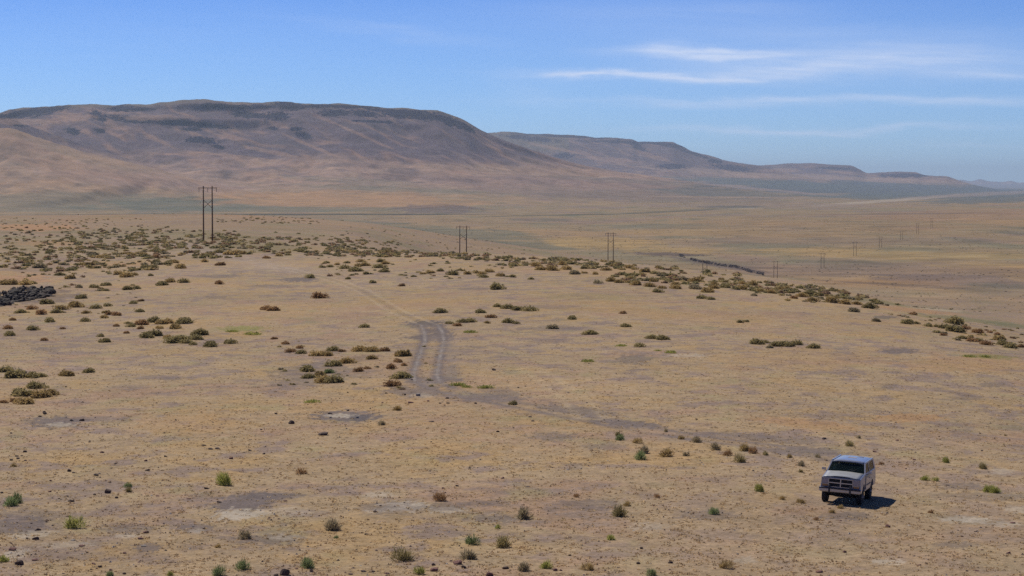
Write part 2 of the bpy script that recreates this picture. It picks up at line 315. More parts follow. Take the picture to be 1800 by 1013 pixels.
# --- near patches
grey = S(126, 114, 112); white = S(196, 182, 166); dgrey = S(112, 104, 106)
near_list = [
 (608, 732, 58, 9, grey, .85, 0), (600, 731, 26, 3.5, white, .8, .02), (632, 735, 22, 5, dgrey, .7, 0),
 (95, 742, 50, 10, grey, .7, 0), (105, 747, 26, 3.5, white, .55, 0), (170, 737, 60, 5, grey, .45, 0),
 (432, 884, 56, 16, grey, .7, -.08), (415, 905, 40, 10, white, .8, -.1), (455, 905, 20, 5, white, .6, -.1), (480, 872, 50, 7, grey, .6, 0),
 (20, 925, 70, 16, grey, .6, -.05), (55, 940, 40, 6, white, .5, -.1), (25, 975, 28, 9, white, .55, -.2), (120, 958, 55, 6, white, .35, -.05), (60, 905, 80, 10, grey, .4, 0),
 (225, 930, 48, 9, grey, .5, 0), (222, 942, 22, 4, white, .45, 0), (260, 963, 26, 8, grey, .65, 0), (340, 928, 34, 8, grey, .55, 0), (345, 934, 14, 4, white, .4, 0),
 (665, 870, 26, 6, white, .5, 0), (712, 890, 42, 9, white, .75, 0), (660, 898, 18, 4, white, .6, 0), (690, 893, 60, 12, grey, .4, 0), (785, 897, 34, 6, white, .6, 0), (790, 890, 40, 8, grey, .45, 0),
 (475, 872, 40, 6, grey, .6, 0), (475, 948, 60, 10, grey, .55, 0), (505, 945, 30, 5, white, .35, 0), (505, 900, 40, 8, white, .35, 0), (870, 912, 48, 7, grey, .55, 0), (855, 885, 50, 6, grey, .45, 0),
 (1065, 785, 40, 6, grey, .4, 0), (970, 768, 46, 7, grey, .5, 0), (1030, 888, 60, 9, grey, .45, 0), (1140, 926, 34, 7, white, .35, 0), (1240, 905, 60, 10, grey, .45, 0),
 (1700, 914, 50, 6, white, .7, .02), (1765, 922, 34, 5, white, .5, 0), (1560, 988, 30, 5, white, .6, 0), (1790, 896, 26, 6, white, .45, 0), (1680, 958, 34, 6, grey, .4, 0), (1310, 985, 22, 6, white, .4, 0),
 (1490, 908, 44, 7, grey, .5, 0), (1415, 898, 60, 8, pink, .5, 0), (1760, 829, 22, 6, white, .4, 0), (1690, 855, 40, 6, grey, .5, 0), (1740, 873, 70, 8, grey, .35, 0),
 (1115, 632, 30, 9, grey, .5, 0), (1210, 625, 34, 3, white, .6, 0), (1580, 617, 34, 5, grey, .65, 0), (1555, 558, 22, 3, dgrey, .5, 0), (965, 598, 40, 6, grey, .35, 0), (975, 578, 60, 5, grey, .4, 0),
 (1565, 680, 18, 4, grey, .5, 0), (1745, 676, 24, 5, grey, .45, 0), (1700, 700, 30, 5, grey, .4, 0), (960, 540, 60, 4, grey, .35, 0),
 (525, 492, 32, 4, grey, .7, 0), (480, 503, 50, 2.5, grey, .45, 0), (835, 508, 40, 2, grey, .5, 0), (385, 486, 40, 3, grey, .45, 0), (380, 523, 20, 3, grey, .4, 0),
 (80, 615, 26, 4, grey, .45, .1), (300, 666, 20, 4, grey, .4, 0), (225, 680, 40, 3, grey, .35, 0), (60, 470, 80, 8, S(160, 136, 122), .5, 0), (110, 456, 60, 5, S(164, 140, 126), .5, 0), (60, 400, 80, 6, S(196, 150, 112), .6, 0), (90, 428, 60, 5, S(194, 154, 116), .45, 0), (30, 490, 70, 8, S(196, 150, 112), .5, 0), (200, 465, 60, 4, S(190, 150, 108), .4, 0),
 (55, 522, 85, 12, S(120, 104, 98), .5, -.03), (20, 585, 60, 8, S(166, 142, 122), .5, 0),
 (748, 570, 34, 6, dgrey, .75, 0), (765, 582, 28, 5, grey, .85, 0), (752, 592, 40, 4, dgrey, .7, -.05), (775, 592, 24, 9, grey, .7, 0), (700, 655, 60, 10, S(170, 146, 132), .45, 0),
 (560, 655, 90, 14, grey, .4, 0), (530, 672, 70, 7, dgrey, .35, -.05), (640, 628, 30, 4, grey, .6, -.1), (590, 638, 60, 5, grey, .45, -.1),
 (760, 668, 55, 5, grey, .75, 0), (735, 688, 60, 9, grey, .6, 0), (740, 695, 22, 4, white, .35, 0), (850, 700, 70, 7, grey, .6, .02), (790, 655, 20, 14, grey, .4, 0), (880, 690, 40, 9, grey, .45, .1), (1100, 745, 60, 7, grey, .75, .08), (1020, 722, 70, 8, grey, .55, .12),
 (1330, 770, 130, 7, grey, .5, .09), (1420, 793, 70, 8, grey, .6, .05), (1640, 775, 80, 20, S(174, 148, 124), .35, .1),
 (1030, 522, 80, 6, S(170, 150, 104), .35, 0), (1160, 552, 60, 9, S(180, 150, 112), .3, 0), (1400, 630, 160, 20, S(192, 156, 112), .3, 0), (1700, 640, 120, 16, S(194, 154, 110), .4, 0), (700, 640, 90, 20, S(194, 156, 112), .25, 0),
 (1600, 735, 60, 8, S(196, 154, 110), .6, 0), (1420, 745, 100, 9, S(196, 154, 110), .5, .1), (330, 745, 90, 20, S(192, 154, 110), .35, 0), (600, 820, 160, 20, S(176, 150, 116), .35, 0),
 (1740, 627, 44, 4, S(146, 140, 84), .6, .05), (425, 578, 40, 5, S(150, 146, 84), .65, 0), (1560, 532, 90, 4, S(136, 132, 92), .5, .12), (1700, 562, 110, 4, S(132, 130, 92), .5, .1), (1790, 574, 60, 4, S(124, 124, 90), .5, .1),
 (1650, 545, 40, 2, S(196, 176, 150), .5, .08), (1600, 545, 70, 4, S(190, 146, 104), .5, .1)]
for n, a in enumerate(near_list):
    patch(a[0], a[1], a[2] * 1.05, a[3] * 1.05, a[4], min(.92, a[5] * 1.2), 60, 1300, a[6], .95, 300 + n, True)

# wheel tracks
def track(pts, gauge, w, c, s, tail=1.0):
    P = [hit(u, v) for u, v in pts]; P = [(p[0], p[1]) for p in P if p]
    sel = np.nonzero((YY > 70) & (YY < 1100) & (np.abs(XX) < .34 * YY))
    x = XX[sel]; y = YY[sel]
    best = np.full(x.shape, 1e9); 
    for (x0, y0), (x1, y1) in zip(P[:-1], P[1:]):
        dx, dy = x1 - x0, y1 - y0; L2 = dx * dx + dy * dy
        t = np.clip(((x - x0) * dx + (y - y0) * dy) / L2, 0, 1)
        d = np.hypot(x - x0 - t * dx, y - y0 - t * dy)
        best = np.minimum(best, d)
    ns = fbm(x / 3.0, y / 4.0, 3, 400)
    ww = w * (1 + y / 900)
    k = np.exp(-((best - gauge) / ww) ** 2) if gauge > 0 else np.exp(-(best / ww) ** 2)
    k = np.clip(k * (.75 + .9 * ns) * s, 0, 1)[:, None]
    col[sel] = col[sel] * (1 - k) + np.asarray(c) * k
    return P
upper = [(310, 427), (335, 434), (360, 441), (390, 448), (430, 458), (480, 468), (530, 479), (570, 488), (605, 498), (640, 512), (672, 532), (700, 549), (730, 562), (755, 572)]
mid = [(755, 572), (762, 585), (764, 600), (757, 620), (752, 640), (747, 660), (752, 672)]
low = [(752, 672), (790, 688), (840, 700), (900, 710), (960, 722), (1020, 734), (1090, 747), (1160, 760), (1240, 772), (1320, 782), (1400, 795), (1450, 803), (1500, 812)]
track(upper[:7], 0, 3.0, S(186, 166, 152), .7); track(upper[:5], 0, .9, S(150, 134, 128), .5)
track(upper[5:], 1.0, .22, S(206, 184, 156), .5); track(upper[5:], 0, .3, S(146, 130, 104), .4)
track(mid, 0, 2.4, S(170, 146, 124), .35); track(mid, 1.05, .46, S(124, 112, 112), 1.25); track(mid, 1.0, .15, S(176, 164, 156), .8); track([(785, 600), (796, 625), (792, 665)], 0, .5, S(150, 136, 128), .6)
track(low, .95, .42, S(136, 122, 118), 1.0); track(low, 0, 2.6, S(148, 132, 124), .32)
track([(930, 648), (960, 665), (1010, 702), (1040, 735)], .9, .3, S(206, 182, 148), .45)
track([(1515, 815), (1580, 800), (1640, 790), (1620, 775), (1560, 765)], .9, .35, S(196, 170, 138), .4)
track([(60, 560), (160, 545), (240, 520)], .9, .4, S(160, 140, 124), .25)

full[:NN] = col; col = full; XX, YY, Q, Z, PU, PV = XA, YA, QA, ZA, PUA, PVA
nr, nc = XX.shape
verts = np.stack([XX, YY, Z + CAMZ], -1).reshape(-1, 3).astype(np.float32)
idx = np.arange(nr * nc).reshape(nr, nc)
quads = np.stack([idx[:-1, :-1], idx[:-1, 1:], idx[1:, 1:], idx[1:, :-1]], -1).reshape(-1, 4)

def np_mesh(name, verts, faces, color=None, smooth=True):
    me = bpy.data.meshes.new(name)
    k = faces.shape[1]
    me.vertices.add(len(verts)); me.vertices.foreach_set('co', np.ascontiguousarray(verts, dtype=np.float32).ravel())
    me.loops.add(faces.size); me.loops.foreach_set('vertex_index', np.ascontiguousarray(faces, dtype=np.int32).ravel())
    me.polygons.add(len(faces)); me.polygons.foreach_set('loop_start', np.arange(0, faces.size, k, dtype=np.int32))
    me.polygons.foreach_set('use_smooth', np.full(len(faces), smooth))
    me.update(calc_edges=True)
    if color is not None:
        at = me.color_attributes.new('tint', 'FLOAT_COLOR', 'POINT')
        c4 = np.ones((len(verts), 4), np.float32); c4[:, :3] = color.reshape(-1, 3)
        at.data.foreach_set('color', c4.ravel())
    return me

# ------------------------------------------------------------------ materials
def new_mat(name):
    m = bpy.data.materials.new(name); m.use_nodes = True
    nt = m.node_tree; b = nt.nodes['Principled BSDF']
    return m, nt, b
def N(nt, t, **kw):
    n = nt.nodes.new(t)
    for k, v in kw.items(): setattr(n, k, v)
    return n
def lnk(nt, a, b): nt.links.new(a, b)
def simple(name, c, rough=.6, metal=0., var=.12, scale=6., coat=0., bump=0.):
    m, nt, b = new_mat(name)
    tc = N(nt, 'ShaderNodeTexCoord'); no = N(nt, 'ShaderNodeTexNoise'); no.inputs['Scale'].default_value = scale; no.inputs['Detail'].default_value = 5
    lnk(nt, tc.outputs['Object'], no.inputs['Vector'])
    mr = N(nt, 'ShaderNodeMapRange'); mr.inputs['From Min'].default_value = .3; mr.inputs['From Max'].default_value = .7
    mr.inputs['To Min'].default_value = 1 - var; mr.inputs['To Max'].default_value = 1 + var
    lnk(nt, no.outputs['Fac'], mr.inputs['Value'])
    vm = N(nt, 'ShaderNodeVectorMath', operation='SCALE'); vm.inputs[0].default_value = tuple(c); lnk(nt, mr.outputs['Result'], vm.inputs['Scale'])
    lnk(nt, vm.outputs[0], b.inputs['Base Color'])
    b.inputs['Roughness'].default_value = rough; b.inputs['Metallic'].default_value = metal
    if coat: b.inputs['Coat Weight'].default_value = coat
    if bump:
        bp = N(nt, 'ShaderNodeBump'); bp.inputs['Strength'].default_value = bump; bp.inputs['Distance'].default_value = .05
        lnk(nt, no.outputs['Fac'], bp.inputs['Height']); lnk(nt, bp.outputs[0], b.inputs['Normal'])
    return m

def ground_material():
    m, nt, b = new_mat('dry_ground')
    at = N(nt, 'ShaderNodeAttribute', attribute_name='tint')
    ge = N(nt, 'ShaderNodeNewGeometry')
    def noise(scale, detail, lo, hi, rough=.6):
        n = N(nt, 'ShaderNodeTexNoise'); n.inputs['Scale'].default_value = scale; n.inputs['Detail'].default_value = detail; n.inputs['Roughness'].default_value = rough
        lnk(nt, ge.outputs['Position'], n.inputs['Vector'])
        r = N(nt, 'ShaderNodeMapRange'); r.inputs['From Min'].default_value = .3; r.inputs['From Max'].default_value = .7
        r.inputs['To Min'].default_value = lo; r.inputs['To Max'].default_value = hi
        lnk(nt, n.outputs['Fac'], r.inputs['Value']); return n, r
    n1, r1 = noise(4.2, 5, .6, 1.38, .8)
    n2, r2 = noise(.7, 6, .76, 1.22, .75)
    n3, r3 = noise(.02, 6, .90, 1.10, .7)
    mu = N(nt, 'ShaderNodeMath', operation='MULTIPLY'); lnk(nt, r1.outputs[0], mu.inputs[0]); lnk(nt, r2.outputs[0], mu.inputs[1])
    mu2 = N(nt, 'ShaderNodeMath', operation='MULTIPLY'); lnk(nt, mu.outputs[0], mu2.inputs[0]); lnk(nt, r3.outputs[0], mu2.inputs[1])
    vm = N(nt, 'ShaderNodeVectorMath', operation='SCALE'); lnk(nt, at.outputs['Color'], vm.inputs[0]); lnk(nt, mu2.outputs[0], vm.inputs['Scale'])
    # hue shift between straw and grey-pink soil
    n4, r4 = noise(1.1, 5, 0, 1, .7)
    mx = N(nt, 'ShaderNodeMix', data_type='RGBA', blend_type='MULTIPLY'); lnk(nt, r4.outputs[0], mx.inputs['Factor'])
    lnk(nt, vm.outputs[0], mx.inputs[6]); mx.inputs[7].default_value = (.96, 1.0, 1.06, 1)
    # broad vegetation mottling of the valley and the hills
    sp = N(nt, 'ShaderNodeSeparateXYZ'); lnk(nt, ge.outputs['Position'], sp.inputs[0])
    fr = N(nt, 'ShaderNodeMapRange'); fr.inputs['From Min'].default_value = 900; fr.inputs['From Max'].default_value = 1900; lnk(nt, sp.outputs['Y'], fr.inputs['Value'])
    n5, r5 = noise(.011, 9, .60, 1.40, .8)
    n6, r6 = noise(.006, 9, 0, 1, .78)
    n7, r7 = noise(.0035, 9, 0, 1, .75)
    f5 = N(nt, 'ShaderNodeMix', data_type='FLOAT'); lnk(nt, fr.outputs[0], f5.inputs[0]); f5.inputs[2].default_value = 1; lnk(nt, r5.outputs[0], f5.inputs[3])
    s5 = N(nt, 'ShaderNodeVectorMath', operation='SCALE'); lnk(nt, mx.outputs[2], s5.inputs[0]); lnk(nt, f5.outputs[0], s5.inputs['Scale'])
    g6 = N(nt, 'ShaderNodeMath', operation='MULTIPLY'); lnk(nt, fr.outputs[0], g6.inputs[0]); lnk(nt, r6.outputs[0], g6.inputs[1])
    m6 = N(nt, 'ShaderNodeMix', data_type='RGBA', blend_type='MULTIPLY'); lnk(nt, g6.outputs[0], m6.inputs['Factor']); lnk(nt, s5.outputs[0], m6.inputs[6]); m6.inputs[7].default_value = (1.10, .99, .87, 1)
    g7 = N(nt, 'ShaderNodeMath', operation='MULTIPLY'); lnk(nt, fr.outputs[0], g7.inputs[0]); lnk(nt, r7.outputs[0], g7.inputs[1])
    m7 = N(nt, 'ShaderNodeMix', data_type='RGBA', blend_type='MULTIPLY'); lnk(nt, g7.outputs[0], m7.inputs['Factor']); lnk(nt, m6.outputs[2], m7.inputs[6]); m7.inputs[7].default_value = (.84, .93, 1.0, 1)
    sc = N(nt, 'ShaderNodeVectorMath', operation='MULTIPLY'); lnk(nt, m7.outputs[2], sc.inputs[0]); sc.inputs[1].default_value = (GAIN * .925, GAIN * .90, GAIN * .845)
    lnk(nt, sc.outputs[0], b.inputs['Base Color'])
    b.inputs['Roughness'].default_value = .95; b.inputs['Specular IOR Level'].default_value = .1
    bp = N(nt, 'ShaderNodeBump'); bp.inputs['Strength'].default_value = .5; bp.inputs['Distance'].default_value = .10
    lnk(nt, n1.outputs['Fac'], bp.inputs['Height']); lnk(nt, bp.outputs[0], b.inputs['Normal'])
    return m
GAIN = .80
def setp(o, **kw):
    for k, v in kw.items(): o[k] = v
    return o
def link(name, me, mat=None, parent=None, loc=None):
    o = bpy.data.objects.new(name, me); C.objects.link(o)
    if mat and me is not None and not me.materials: me.materials.append(mat)
    if parent is not None: o.parent = parent
    if loc is not None: o.location = loc
    return o
gm = ground_material()
gme = np_mesh('ground', verts, quads, col)
setp(link('ground', gme, gm), kind='structure', label='dry grass hilltop, valley floor and far mesas')

# ------------------------------------------------------------------ sky, sun, haze, camera
SUN_AZ = R(-37)      # clockwise from the view direction: the sun stands to the left and beyond
SUN_EL = R(51)
w = bpy.data.worlds.new('World'); SC.world = w; w.use_nodes = True
nt = w.node_tree; bg = nt.nodes['Background']
sk = N(nt, 'ShaderNodeTexSky', sky_type='NISHITA'); sk.sun_disc = False
sk.sun_elevation = SUN_EL; sk.sun_rotation = SUN_AZ; sk.altitude = 1500; sk.air_density = 1.0; sk.dust_density = .35; sk.ozone_density = 3.0
tc = N(nt, 'ShaderNodeTexCoord'); sep = N(nt, 'ShaderNodeSeparateXYZ'); lnk(nt, tc.outputs['Generated'], sep.inputs[0])
def M(op, a, b=None, c=None):
    n = N(nt, 'ShaderNodeMath', operation=op)
    for i, x in enumerate((a, b, c)):
        if x is None: continue
        if isinstance(x, (int, float)): n.inputs[i].default_value = x
        else: lnk(nt, x, n.inputs[i])
    return n.outputs[0]
az = M('ARCTAN2', sep.outputs['X'], sep.outputs['Y'])        # bearing, radians
el = M('ARCSINE', sep.outputs['Z'])                          # elevation, radians
def sky_noise(su, sv, detail, tilt=0., rough=.55, dist=0.):
    cb = N(nt, 'ShaderNodeCombineXYZ')
    lnk(nt, M('MULTIPLY', az, su), cb.inputs[0]); lnk(nt, M('MULTIPLY', M('ADD', el, M('MULTIPLY', az, tilt)), sv), cb.inputs[1])
    n = N(nt, 'ShaderNodeTexNoise'); n.inputs['Scale'].default_value = 1; n.inputs['Detail'].default_value = detail; n.inputs['Roughness'].default_value = rough; n.inputs['Distortion'].default_value = dist
    lnk(nt, cb.outputs[0], n.inputs['Vector']); return n.outputs['Fac']
warp = M('MULTIPLY', M('SUBTRACT', sky_noise(14, 60, 5), .5), .016)
fib = sky_noise(22, 300, 6, .04, .65, .3)
elw = M('ADD', el, warp)
def streak(u, v, ru, rv, s, tilt=0.):
    a0 = math.atan((u - CU) / F); e0 = math.atan((HV - v) / F)
    da = M('SUBTRACT', az, a0); de = M('SUBTRACT', M('SUBTRACT', elw, e0), M('MULTIPLY', da, tilt))
    d = M('ADD', M('POWER', M('ABSOLUTE', M('DIVIDE', da, ru / F)), 2.0), M('POWER', M('ABSOLUTE', M('DIVIDE', de, rv / F)), 2.0))
    return M('MULTIPLY', M('EXPONENT', M('MULTIPLY', d, -1)), s)
parts = [streak(1240, 96, 140, 9, .8, .0), streak(1160, 86, 40, 13, .55, .1), streak(1130, 134, 170, 7, .85, -.02), streak(1000, 132, 50, 4.5, .35, 0), streak(1400, 128, 240, 13, .42, .03),
         streak(1560, 112, 280, 28, .36, .02), streak(1760, 138, 120, 8, .35, -.02), streak(1500, 181, 420, 8, .5, 0), streak(1280, 178, 160, 5, .15, 0),
         streak(1440, 229, 260, 6, .5, .01), streak(1300, 236, 140, 6, .18, 0), streak(1720, 257, 120, 4, .15, 0), streak(700, 62, 160, 12, .14, -.12), streak(1290, 20, 200, 26, .10, 0),
         streak(930, 165, 70, 26, .12, -.3), streak(1500, 60, 300, 14, .12, 0), streak(300, 70, 500, 60, .05, 0)]
tot = parts[0]
for p_ in parts[1:]: tot = M('ADD', tot, p_)
fibm = M('MULTIPLY_ADD', fib, 2.6, -.15)
cl = M('MINIMUM', M('MULTIPLY', M('MULTIPLY', tot, .72), M('MAXIMUM', fibm, 0.15)), .85)
veil = M('MULTIPLY', M('ADD', streak(1480, 100, 430, 62, .20), streak(1080, 30, 330, 36, .10)), M('MULTIPLY_ADD', sky_noise(9, 90, 5, .05), 1.6, .1))
cl = M('MINIMUM', M('ADD', cl, veil), .85)
mxs = N(nt, 'ShaderNodeMix', data_type='RGBA'); lnk(nt, cl, mxs.inputs['Factor'])
SKYS = .11
tn = N(nt, 'ShaderNodeMix', data_type='RGBA', blend_type='MULTIPLY'); tn.inputs['Factor'].default_value = 1
lnk(nt, sk.outputs[0], tn.inputs[6]); grd = N(nt, 'ShaderNodeMapRange'); grd.inputs['From Min'].default_value = -.005; grd.inputs['From Max'].default_value = .095; lnk(nt, el, grd.inputs['Value'])
tm = N(nt, 'ShaderNodeMix', data_type='RGBA'); lnk(nt, grd.outputs[0], tm.inputs['Factor']); tm.inputs[6].default_value = (.53, .75, 1.16, 1); tm.inputs[7].default_value = (.30, .485, .93, 1); g2 = N(nt, 'ShaderNodeMapRange'); g2.inputs['From Min'].default_value = .1; g2.inputs['From Max'].default_value = .7; lnk(nt, el, g2.inputs['Value']); tm2 = N(nt, 'ShaderNodeMix', data_type='RGBA'); lnk(nt, g2.outputs[0], tm2.inputs['Factor']); lnk(nt, tm.outputs[2], tm2.inputs[6]); tm2.inputs[7].default_value = (.19, .27, .46, 1); lnk(nt, tm2.outputs[2], tn.inputs[7])
lnk(nt, tn.outputs[2], mxs.inputs[6]); mxs.inputs[7].default_value = (.66 / SKYS, .76 / SKYS, .98 / SKYS, 1)
lnk(nt, mxs.outputs[2], bg.inputs['Color']); bg.inputs['Strength'].default_value = SKYS

sl = bpy.data.lights.new('sun', 'SUN'); sl.energy = 4.0; sl.angle = R(.53); sl.color = (1, .945, .82)
so = bpy.data.objects.new('sun', sl); C.objects.link(so)
tosun = Vector((math.sin(SUN_AZ) * math.cos(SUN_EL), math.cos(SUN_AZ) * math.cos(SUN_EL), math.sin(SUN_EL)))
so.rotation_euler = tosun.to_track_quat('Z', 'Y').to_euler(); so.location = (0, 50, 300)

zmin = float(Z.min()) + CAMZ - 1.5; zmax = float(Z.max()) + CAMZ + 60
def box_mesh(name, lo, hi):
    bm = bmesh.new(); r = bmesh.ops.create_cube(bm, size=1)
    for v in bm.verts: v.co = Vector([lo[i] + (v.co[i] + .5) * (hi[i] - lo[i]) for i in range(3)])
    me = bpy.data.meshes.new(name); bm.to_mesh(me); bm.free(); return me
hx = float(XX.max()) + 300
hm = bpy.data.materials.new('haze_air'); hm.use_nodes = True
hn = hm.node_tree; hn.nodes.clear()
ho = hn.nodes.new('ShaderNodeOutputMaterial'); pv = hn.nodes.new('ShaderNodeVolumePrincipled')
pv.inputs['Density'].default_value = 2.0e-5; pv.inputs['Color'].default_value = (.66, .81, 1.0, 1); pv.inputs['Anisotropy'].default_value = 0.3
hn.links.new(pv.outputs[0], ho.inputs['Volume'])
hz_o = link('haze', box_mesh('haze', (-hx, -60, zmin), (hx, 76400, zmax)), hm)
setp(hz_o, kind='stuff', label='thin blue haze in the air over the valley', category='haze')

cam = bpy.data.cameras.new('camera'); co = bpy.data.objects.new('camera', cam); C.objects.link(co)
cam.sensor_width = 36; cam.lens = F / 1800 * 36; cam.clip_start = 1; cam.clip_end = 200000
co.location = (0, 0, CAMZ); co.rotation_euler = (R(90) - PITCH, 0, 0)
SC.camera = co

# ------------------------------------------------------------------ plants
def leaf_mat(name, c, c2):
    m, nt, b = new_mat(name)
    at = N(nt, 'ShaderNodeAttribute', attribute_name='tint')
    sp = N(nt, 'ShaderNodeSeparateColor'); lnk(nt, at.outputs['Color'], sp.inputs[0])
    mx = N(nt, 'ShaderNodeMix', data_type='RGBA'); lnk(nt, sp.outputs[0], mx.inputs['Factor'])
    mx.inputs[6].default_value = (*c, 1); mx.inputs[7].default_value = (*c2, 1)
    oi = N(nt, 'ShaderNodeObjectInfo'); mr = N(nt, 'ShaderNodeMapRange'); mr.inputs['To Min'].default_value = .95; mr.inputs['To Max'].default_value = 1.35
    lnk(nt, oi.outputs['Random'], mr.inputs['Value'])
    vm = N(nt, 'ShaderNodeVectorMath', operation='SCALE'); lnk(nt, mx.outputs[2], vm.inputs[0]); lnk(nt, mr.outputs[0], vm.inputs['Scale'])
    lnk(nt, vm.outputs[0], b.inputs['Base Color']); b.inputs['Roughness'].default_value = .85; b.inputs['Specular IOR Level'].default_value = .15
    tr = N(nt, 'ShaderNodeBsdfTranslucent'); lnk(nt, vm.outputs[0], tr.inputs['Color']); mh = N(nt, 'ShaderNodeMixShader'); mh.inputs[0].default_value = .45
    lnk(nt, b.outputs[0], mh.inputs[1]); lnk(nt, tr.outputs[0], mh.inputs[2]); lnk(nt, mh.outputs[0], nt.nodes['Material Output'].inputs['Surface'])
    return m
LM = {'g': leaf_mat('dark_green_leaves', S(126, 114, 76), S(172, 156, 112)),
      'o': leaf_mat('olive_leaves', S(144, 124, 80), S(188, 162, 114)),
      'r': leaf_mat('rusty_leaves', S(134, 102, 74), S(170, 138, 98)),
      'k': leaf_mat('grey_leaves', S(130, 118, 92), S(170, 154, 124)),
      'y': leaf_mat('pale_green_leaves', S(128, 130, 62), S(172, 168, 100)),
      'b': leaf_mat('fresh_green_leaves', S(96, 108, 70), S(142, 150, 104))}
CNAME = {'g': 'dark green', 'o': 'olive', 'r': 'rusty brown', 'k': 'grey green', 'y': 'pale green', 'b': 'fresh green'}

def bush_arrays(rng, n, leaf, height=.7, lumps=7, spiky=0., flat=1.):
    """crown of small leaf faces spread through a lumpy low dome; radius ~1, base at z=0"""
    cx = np.clip(rng.normal(0, .36, lumps), -.42, .42); cy = np.clip(rng.normal(0, .36, lumps), -.42, .42); cr = rng.uniform(.34, .62, lumps); ch = rng.uniform(.6, 1.1, lumps) * height
    cx[0] = cy[0] = 0; cr[0] = .7; ch[0] = height
    k = rng.integers(0, lumps, n)
    th = rng.uniform(0, 2 * np.pi, n); ph = np.arccos(rng.uniform(-.05, 1, n)); rr = rng.uniform(.4, 1.0, n) ** .6
    dx = np.sin(ph) * np.cos(th); dy = np.sin(ph) * np.sin(th); dz = np.cos(ph)
    px = cx[k] + dx * cr[k] * rr; py = cy[k] + dy * cr[k] * rr; pz = np.maximum(.02, dz * ch[k] * rr + .03)
    P = np.stack([px, py, pz], -1)
    out = np.stack([dx, dy, dz + .5], -1); out /= np.linalg.norm(out, axis=1)[:, None]
    a = rng.normal(size=(n, 3)) * (.9 - .6 * spiky) + out * (.5 + 1.6 * spiky); a /= np.linalg.norm(a, axis=1)[:, None]
    b = np.cross(a, rng.normal(size=(n, 3))); b /= np.linalg.norm(b, axis=1)[:, None]
    s = leaf * rng.uniform(.6, 1.5, n)[:, None]
    le = a * s * (1 + 1.6 * spiky); wi = b * s * (.62 - .35 * spiky)
    V = np.stack([P - le * .5 - wi * .5, P - le * .35 + wi * .5, P + le * .6 + wi * .22, P + le * .5 - wi * .3], 1).reshape(-1, 3)
    V[:, 2] = np.maximum(V[:, 2], -.02)
    V[:, :2] /= np.percentile(np.hypot(V[:, 0], V[:, 1]), 86); V[:, 2] /= np.percentile(V[:, 2], 98)
    Fc = np.arange(n * 4).reshape(-1, 4)
    tint = np.repeat(rng.uniform(0, 1, n) * .7 + .3 * rng.uniform(0, 1, lumps)[k], 4)
    ct = np.stack([tint, tint, tint], -1)
    return V, Fc, ct
bush_meshes = {}
rng = np.random.default_rng(77)
for c in LM:
    for v in range(4):
        V, Fc, ct = bush_arrays(rng, 800, .14, .66 + .06 * v, 6 + v, .1 if c != 'b' else .5)
        me = np_mesh('desert_bush', V, Fc, ct, False); me.materials.append(LM[c]); bush_meshes[(c, 'bush', v)] = me
        V, Fc, ct = bush_arrays(rng, 420, .15, .95, 5, .85)
        me = np_mesh('desert_weed', V, Fc, ct, False); me.materials.append(LM[c]); bush_meshes[(c, 'weed', v)] = me
        V, Fc, ct = bush_arrays(rng, 240, .13, .42, 8, .5)
        me = np_mesh('desert_sprig', V, Fc, ct, False); me.materials.append(LM[c]); bush_meshes[(c, 'thin', v)] = me

K = 450 / 1520.
def crop(ox, oy, pts): return [(ox + p[0] * K, oy + p[1] * K, p[2] * K, p[3]) for p in pts]
B = []
B += crop(0, 430, [(463,258,44,'k'),(555,258,48,'g'),(628,245,54,'g'),(626,276,38,'g'),(757,270,60,'g'),(808,265,45,'g'),(957,243,72,'g'),(1012,226,65,'o'),(1091,228,62,'g'),(1302,236,62,'r'),
 (480,322,56,'g'),(792,352,50,'g'),(834,338,35,'r'),(275,354,66,'g'),(190,386,62,'r'),(248,416,66,'r'),(332,408,58,'g'),(362,388,75,'o'),(445,373,90,'o'),(569,382,60,'g'),(633,368,44,'g'),
 (508,410,48,'o'),(625,408,45,'o'),(655,418,50,'r'),(690,423,45,'r'),(620,437,40,'o'),(830,402,48,'g'),(120,408,60,'g'),(70,452,42,'r'),(290,462,62,'g'),(500,458,52,'g'),(40,502,60,'r'),
 (50,542,66,'g'),(190,510,58,'g'),(690,487,40,'r'),(758,470,32,'g'),(778,490,48,'g'),(840,478,70,'r'),(885,482,30,'o'),(830,502,44,'r'),(750,528,32,'r'),(918,462,80,'g'),(960,474,60,'o'),(1000,468,70,'o'),
 (1095,470,92,'g'),(947,500,44,'o'),(1040,500,72,'o'),(865,556,80,'g'),(920,545,80,'g'),(990,560,50,'o'),(1025,585,90,'g'),(1080,575,80,'g'),(1182,540,90,'g'),(1165,565,80,'g'),(1105,588,66,'g'),(1140,597,50,'g'),
 (1250,607,90,'g'),(1360,590,62,'g'),(597,548,40,'g'),(622,582,66,'g'),(1490,537,90,'y'),(1385,520,70,'y'),(30,758,74,'g'),(85,793,112,'g'),(190,792,80,'g'),(235,788,64,'g'),(200,855,104,'g'),
 (530,762,66,'g'),(398,782,74,'o'),(120,900,110,'g'),(130,948,110,'o'),(240,910,100,'o'),(305,893,80,'o'),(20,942,46,'r'),(90,935,60,'r'),(5,575,14,'g'),(262,572,40,'r'),(372,503,32,'r')])
